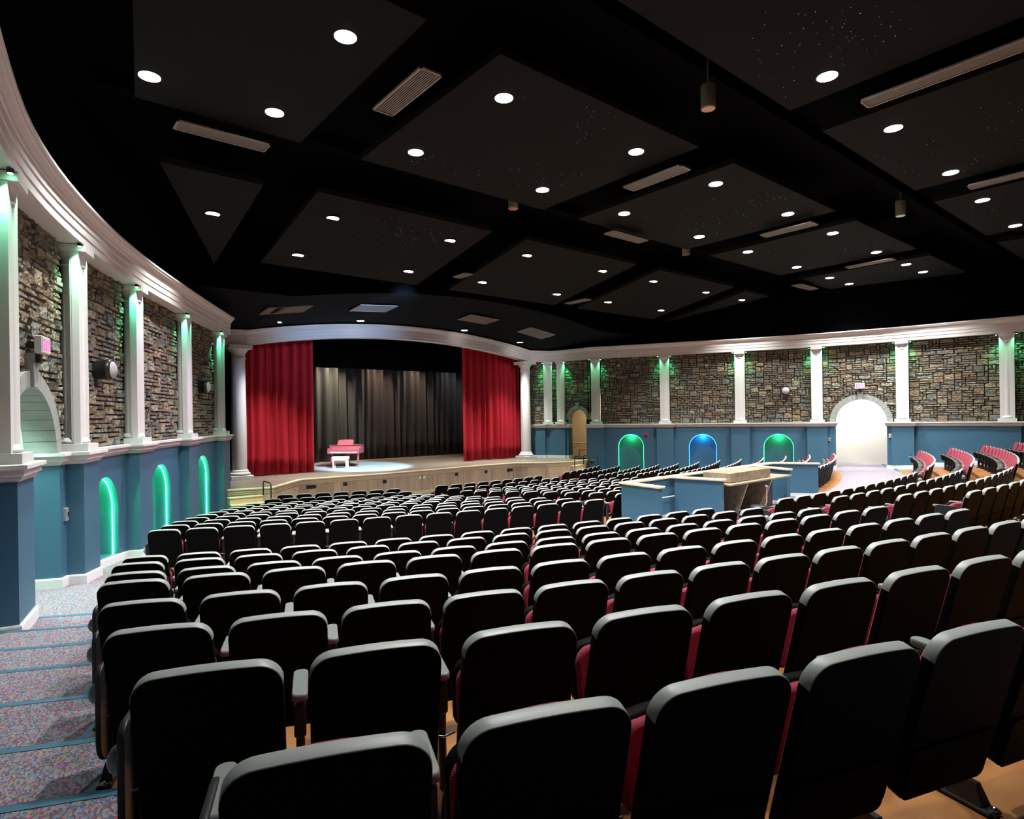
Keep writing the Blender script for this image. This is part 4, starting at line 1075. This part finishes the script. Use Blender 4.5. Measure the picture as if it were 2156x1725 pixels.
def rows_plan():
    out = []
    for k in range(1, 21):
        if k <= 2: te = 79.3
        elif k <= 9: te = 79.55
        else: te = 79.6 - .31 * (k - 9)
        n = {1: 14, 2: 14, 3: 15, 4: 15, 5: 15, 6: 15, 7: 15, 8: 15, 9: 15}.get(k) or round(math.radians(te - TH0[k]) * RK[k] / .56) + 1
        if k == 20: n = 7; te = 76.1
        if k == 19: n = 9; te = 76.55
        L = [TH0[k] + (te - TH0[k]) * i / (n - 1) for i in range(n)]
        out.append((k, 'left', L)); out.append((k, 'right', [180 - t for t in L]))
        if 1 <= k <= 8: s = math.degrees(.56 / RK[k]); m = 13 if k > 4 else 14; c0 = 90 - s * (m - 1) / 2; out.append((k, 'mid', [c0 + s * i for i in range(m)]))
        if k >= 10:
            c0 = 82.9 - .09 * (k - 10); c1 = 97.1 if k < 19 else 97.3; m = round(math.radians(c1 - c0) * RK[k] / .57) + 1
            out.append((k, 'mid', [c0 + (c1 - c0) * i / (m - 1) for i in range(m)]))
    return out
def to_px(p):
    x = p[0] * RT[0] + p[1] * RT[1]; d = p[0] * FW[0] + p[1] * FW[1]
    if d < .3: return None
    X = 1282.5 * x / d; Y = 1282.5 * p[2] / d; r = R(.835)
    return 1078 + X * math.cos(r) - Y * math.sin(r), 862.5 - (X * math.sin(r) + Y * math.cos(r)) + 14.3, d
seats = []
for k, blk, ths in rows_plan():
    for i, th in enumerate(ths):
        top = polar(RK[k], th, ZK[k]); q = to_px(top)
        if q is None: continue
        m = 320 / q[2] * 1.2
        if not (-m < q[0] < 2156 + m and q[1] < 1725 + m): continue
        hid = (k >= 10 and blk == 'mid' and 1310 < q[0] < 1640 and q[1] > 1000 - (q[0] - 1310) * .11)   # behind the booth
        if k == 10 and blk == 'mid' and 83.6 < th < 97: continue      # the booth stands here
        seats.append((q[2], k, blk, i, len(ths), th, hid))
seats.sort(); vis = [s for s in seats if not s[6]]
solo = vis[:300]; rest = [s for s in seats if s not in solo]
rowname = {1: 'nearest row', 2: 'second row from the camera', 3: 'third row from the camera', 4: 'fourth row from the camera', 5: 'fifth row from the camera', 6: 'sixth row from the camera',
           7: 'seventh row from the camera', 8: 'row just behind the cross aisle', 9: 'first row beyond the cross aisle'}
def rname_(k): return rowname.get(k) or '%s row beyond the cross aisle' % ORD[k - 8]
def seat_label(k, blk, i, n):
    if blk == 'left': return 'black backed red seat, %s from the left side aisle, %s' % (ORD[i + 1], rname_(k))
    if blk == 'mid': return 'black backed seat, %s place in the middle block, %s' % (ORD[i + 1], rname_(k))
    return 'red fronted seat, %s from the right side aisle, %s' % (ORD[i + 1], rname_(k))
base = thing('auditorium_seat', 'x', 'seat'); base_parts = {}
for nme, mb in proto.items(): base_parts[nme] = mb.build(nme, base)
ext_mesh = {}
for key, mb in extra.items():
    o = mb.build(key[0]); ext_mesh[key] = o.data; bpy.data.objects.remove(o)
def place(root, k, th):
    x, y, z = polar(RK[k], th, 0); root.location = (x, y, FZ[k] if k < 9 else zfront(math.hypot(x - UC, y - VC) - .2) if False else FZ[k]); root.rotation_euler = (0, 0, R(th) - math.pi / 2)
for idx, (d, k, blk, i, n, th, hid) in enumerate(solo):
    if idx == 0: r = base
    else:
        r = base.copy(); COL.objects.link(r)
        for nm, po in base_parts.items():
            c = po.copy(); COL.objects.link(c); c.parent = r
    place(r, k, th); tag(r, seat_label(k, blk, i, n), 'seat', 'rows of folding auditorium seats')
    r['_e'] = 0; del r['_e']
    first = (i == 0) if blk != 'right' else (i == n - 1); last = (i == n - 1) if blk != 'right' else (i == 0)
    ex = []
    if first: ex += [('end_panel', 'L'), ('end_cap', 'L')]
    if last: ex += [('armrest', 'R'), ('standard', 'R'), ('end_panel', 'R')]
    r['ends'] = ''; del r['ends']
    for key in ex:
        c = bpy.data.objects.new(key[0], ext_mesh[key]); COL.objects.link(c); c.parent = r
# the seats beyond the 300 largest
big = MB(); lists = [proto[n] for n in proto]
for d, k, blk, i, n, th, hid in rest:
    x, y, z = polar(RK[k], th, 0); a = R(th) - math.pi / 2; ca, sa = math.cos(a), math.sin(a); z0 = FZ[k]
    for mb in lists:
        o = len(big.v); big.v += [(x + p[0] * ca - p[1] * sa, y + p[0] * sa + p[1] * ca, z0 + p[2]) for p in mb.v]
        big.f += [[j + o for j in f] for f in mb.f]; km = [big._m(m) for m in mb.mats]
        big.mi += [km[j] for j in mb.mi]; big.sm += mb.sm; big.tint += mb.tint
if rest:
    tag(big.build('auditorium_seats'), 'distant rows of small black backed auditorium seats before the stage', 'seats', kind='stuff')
print('SEATS', len(seats), 'solo', len(solo), 'rest', len(rest))
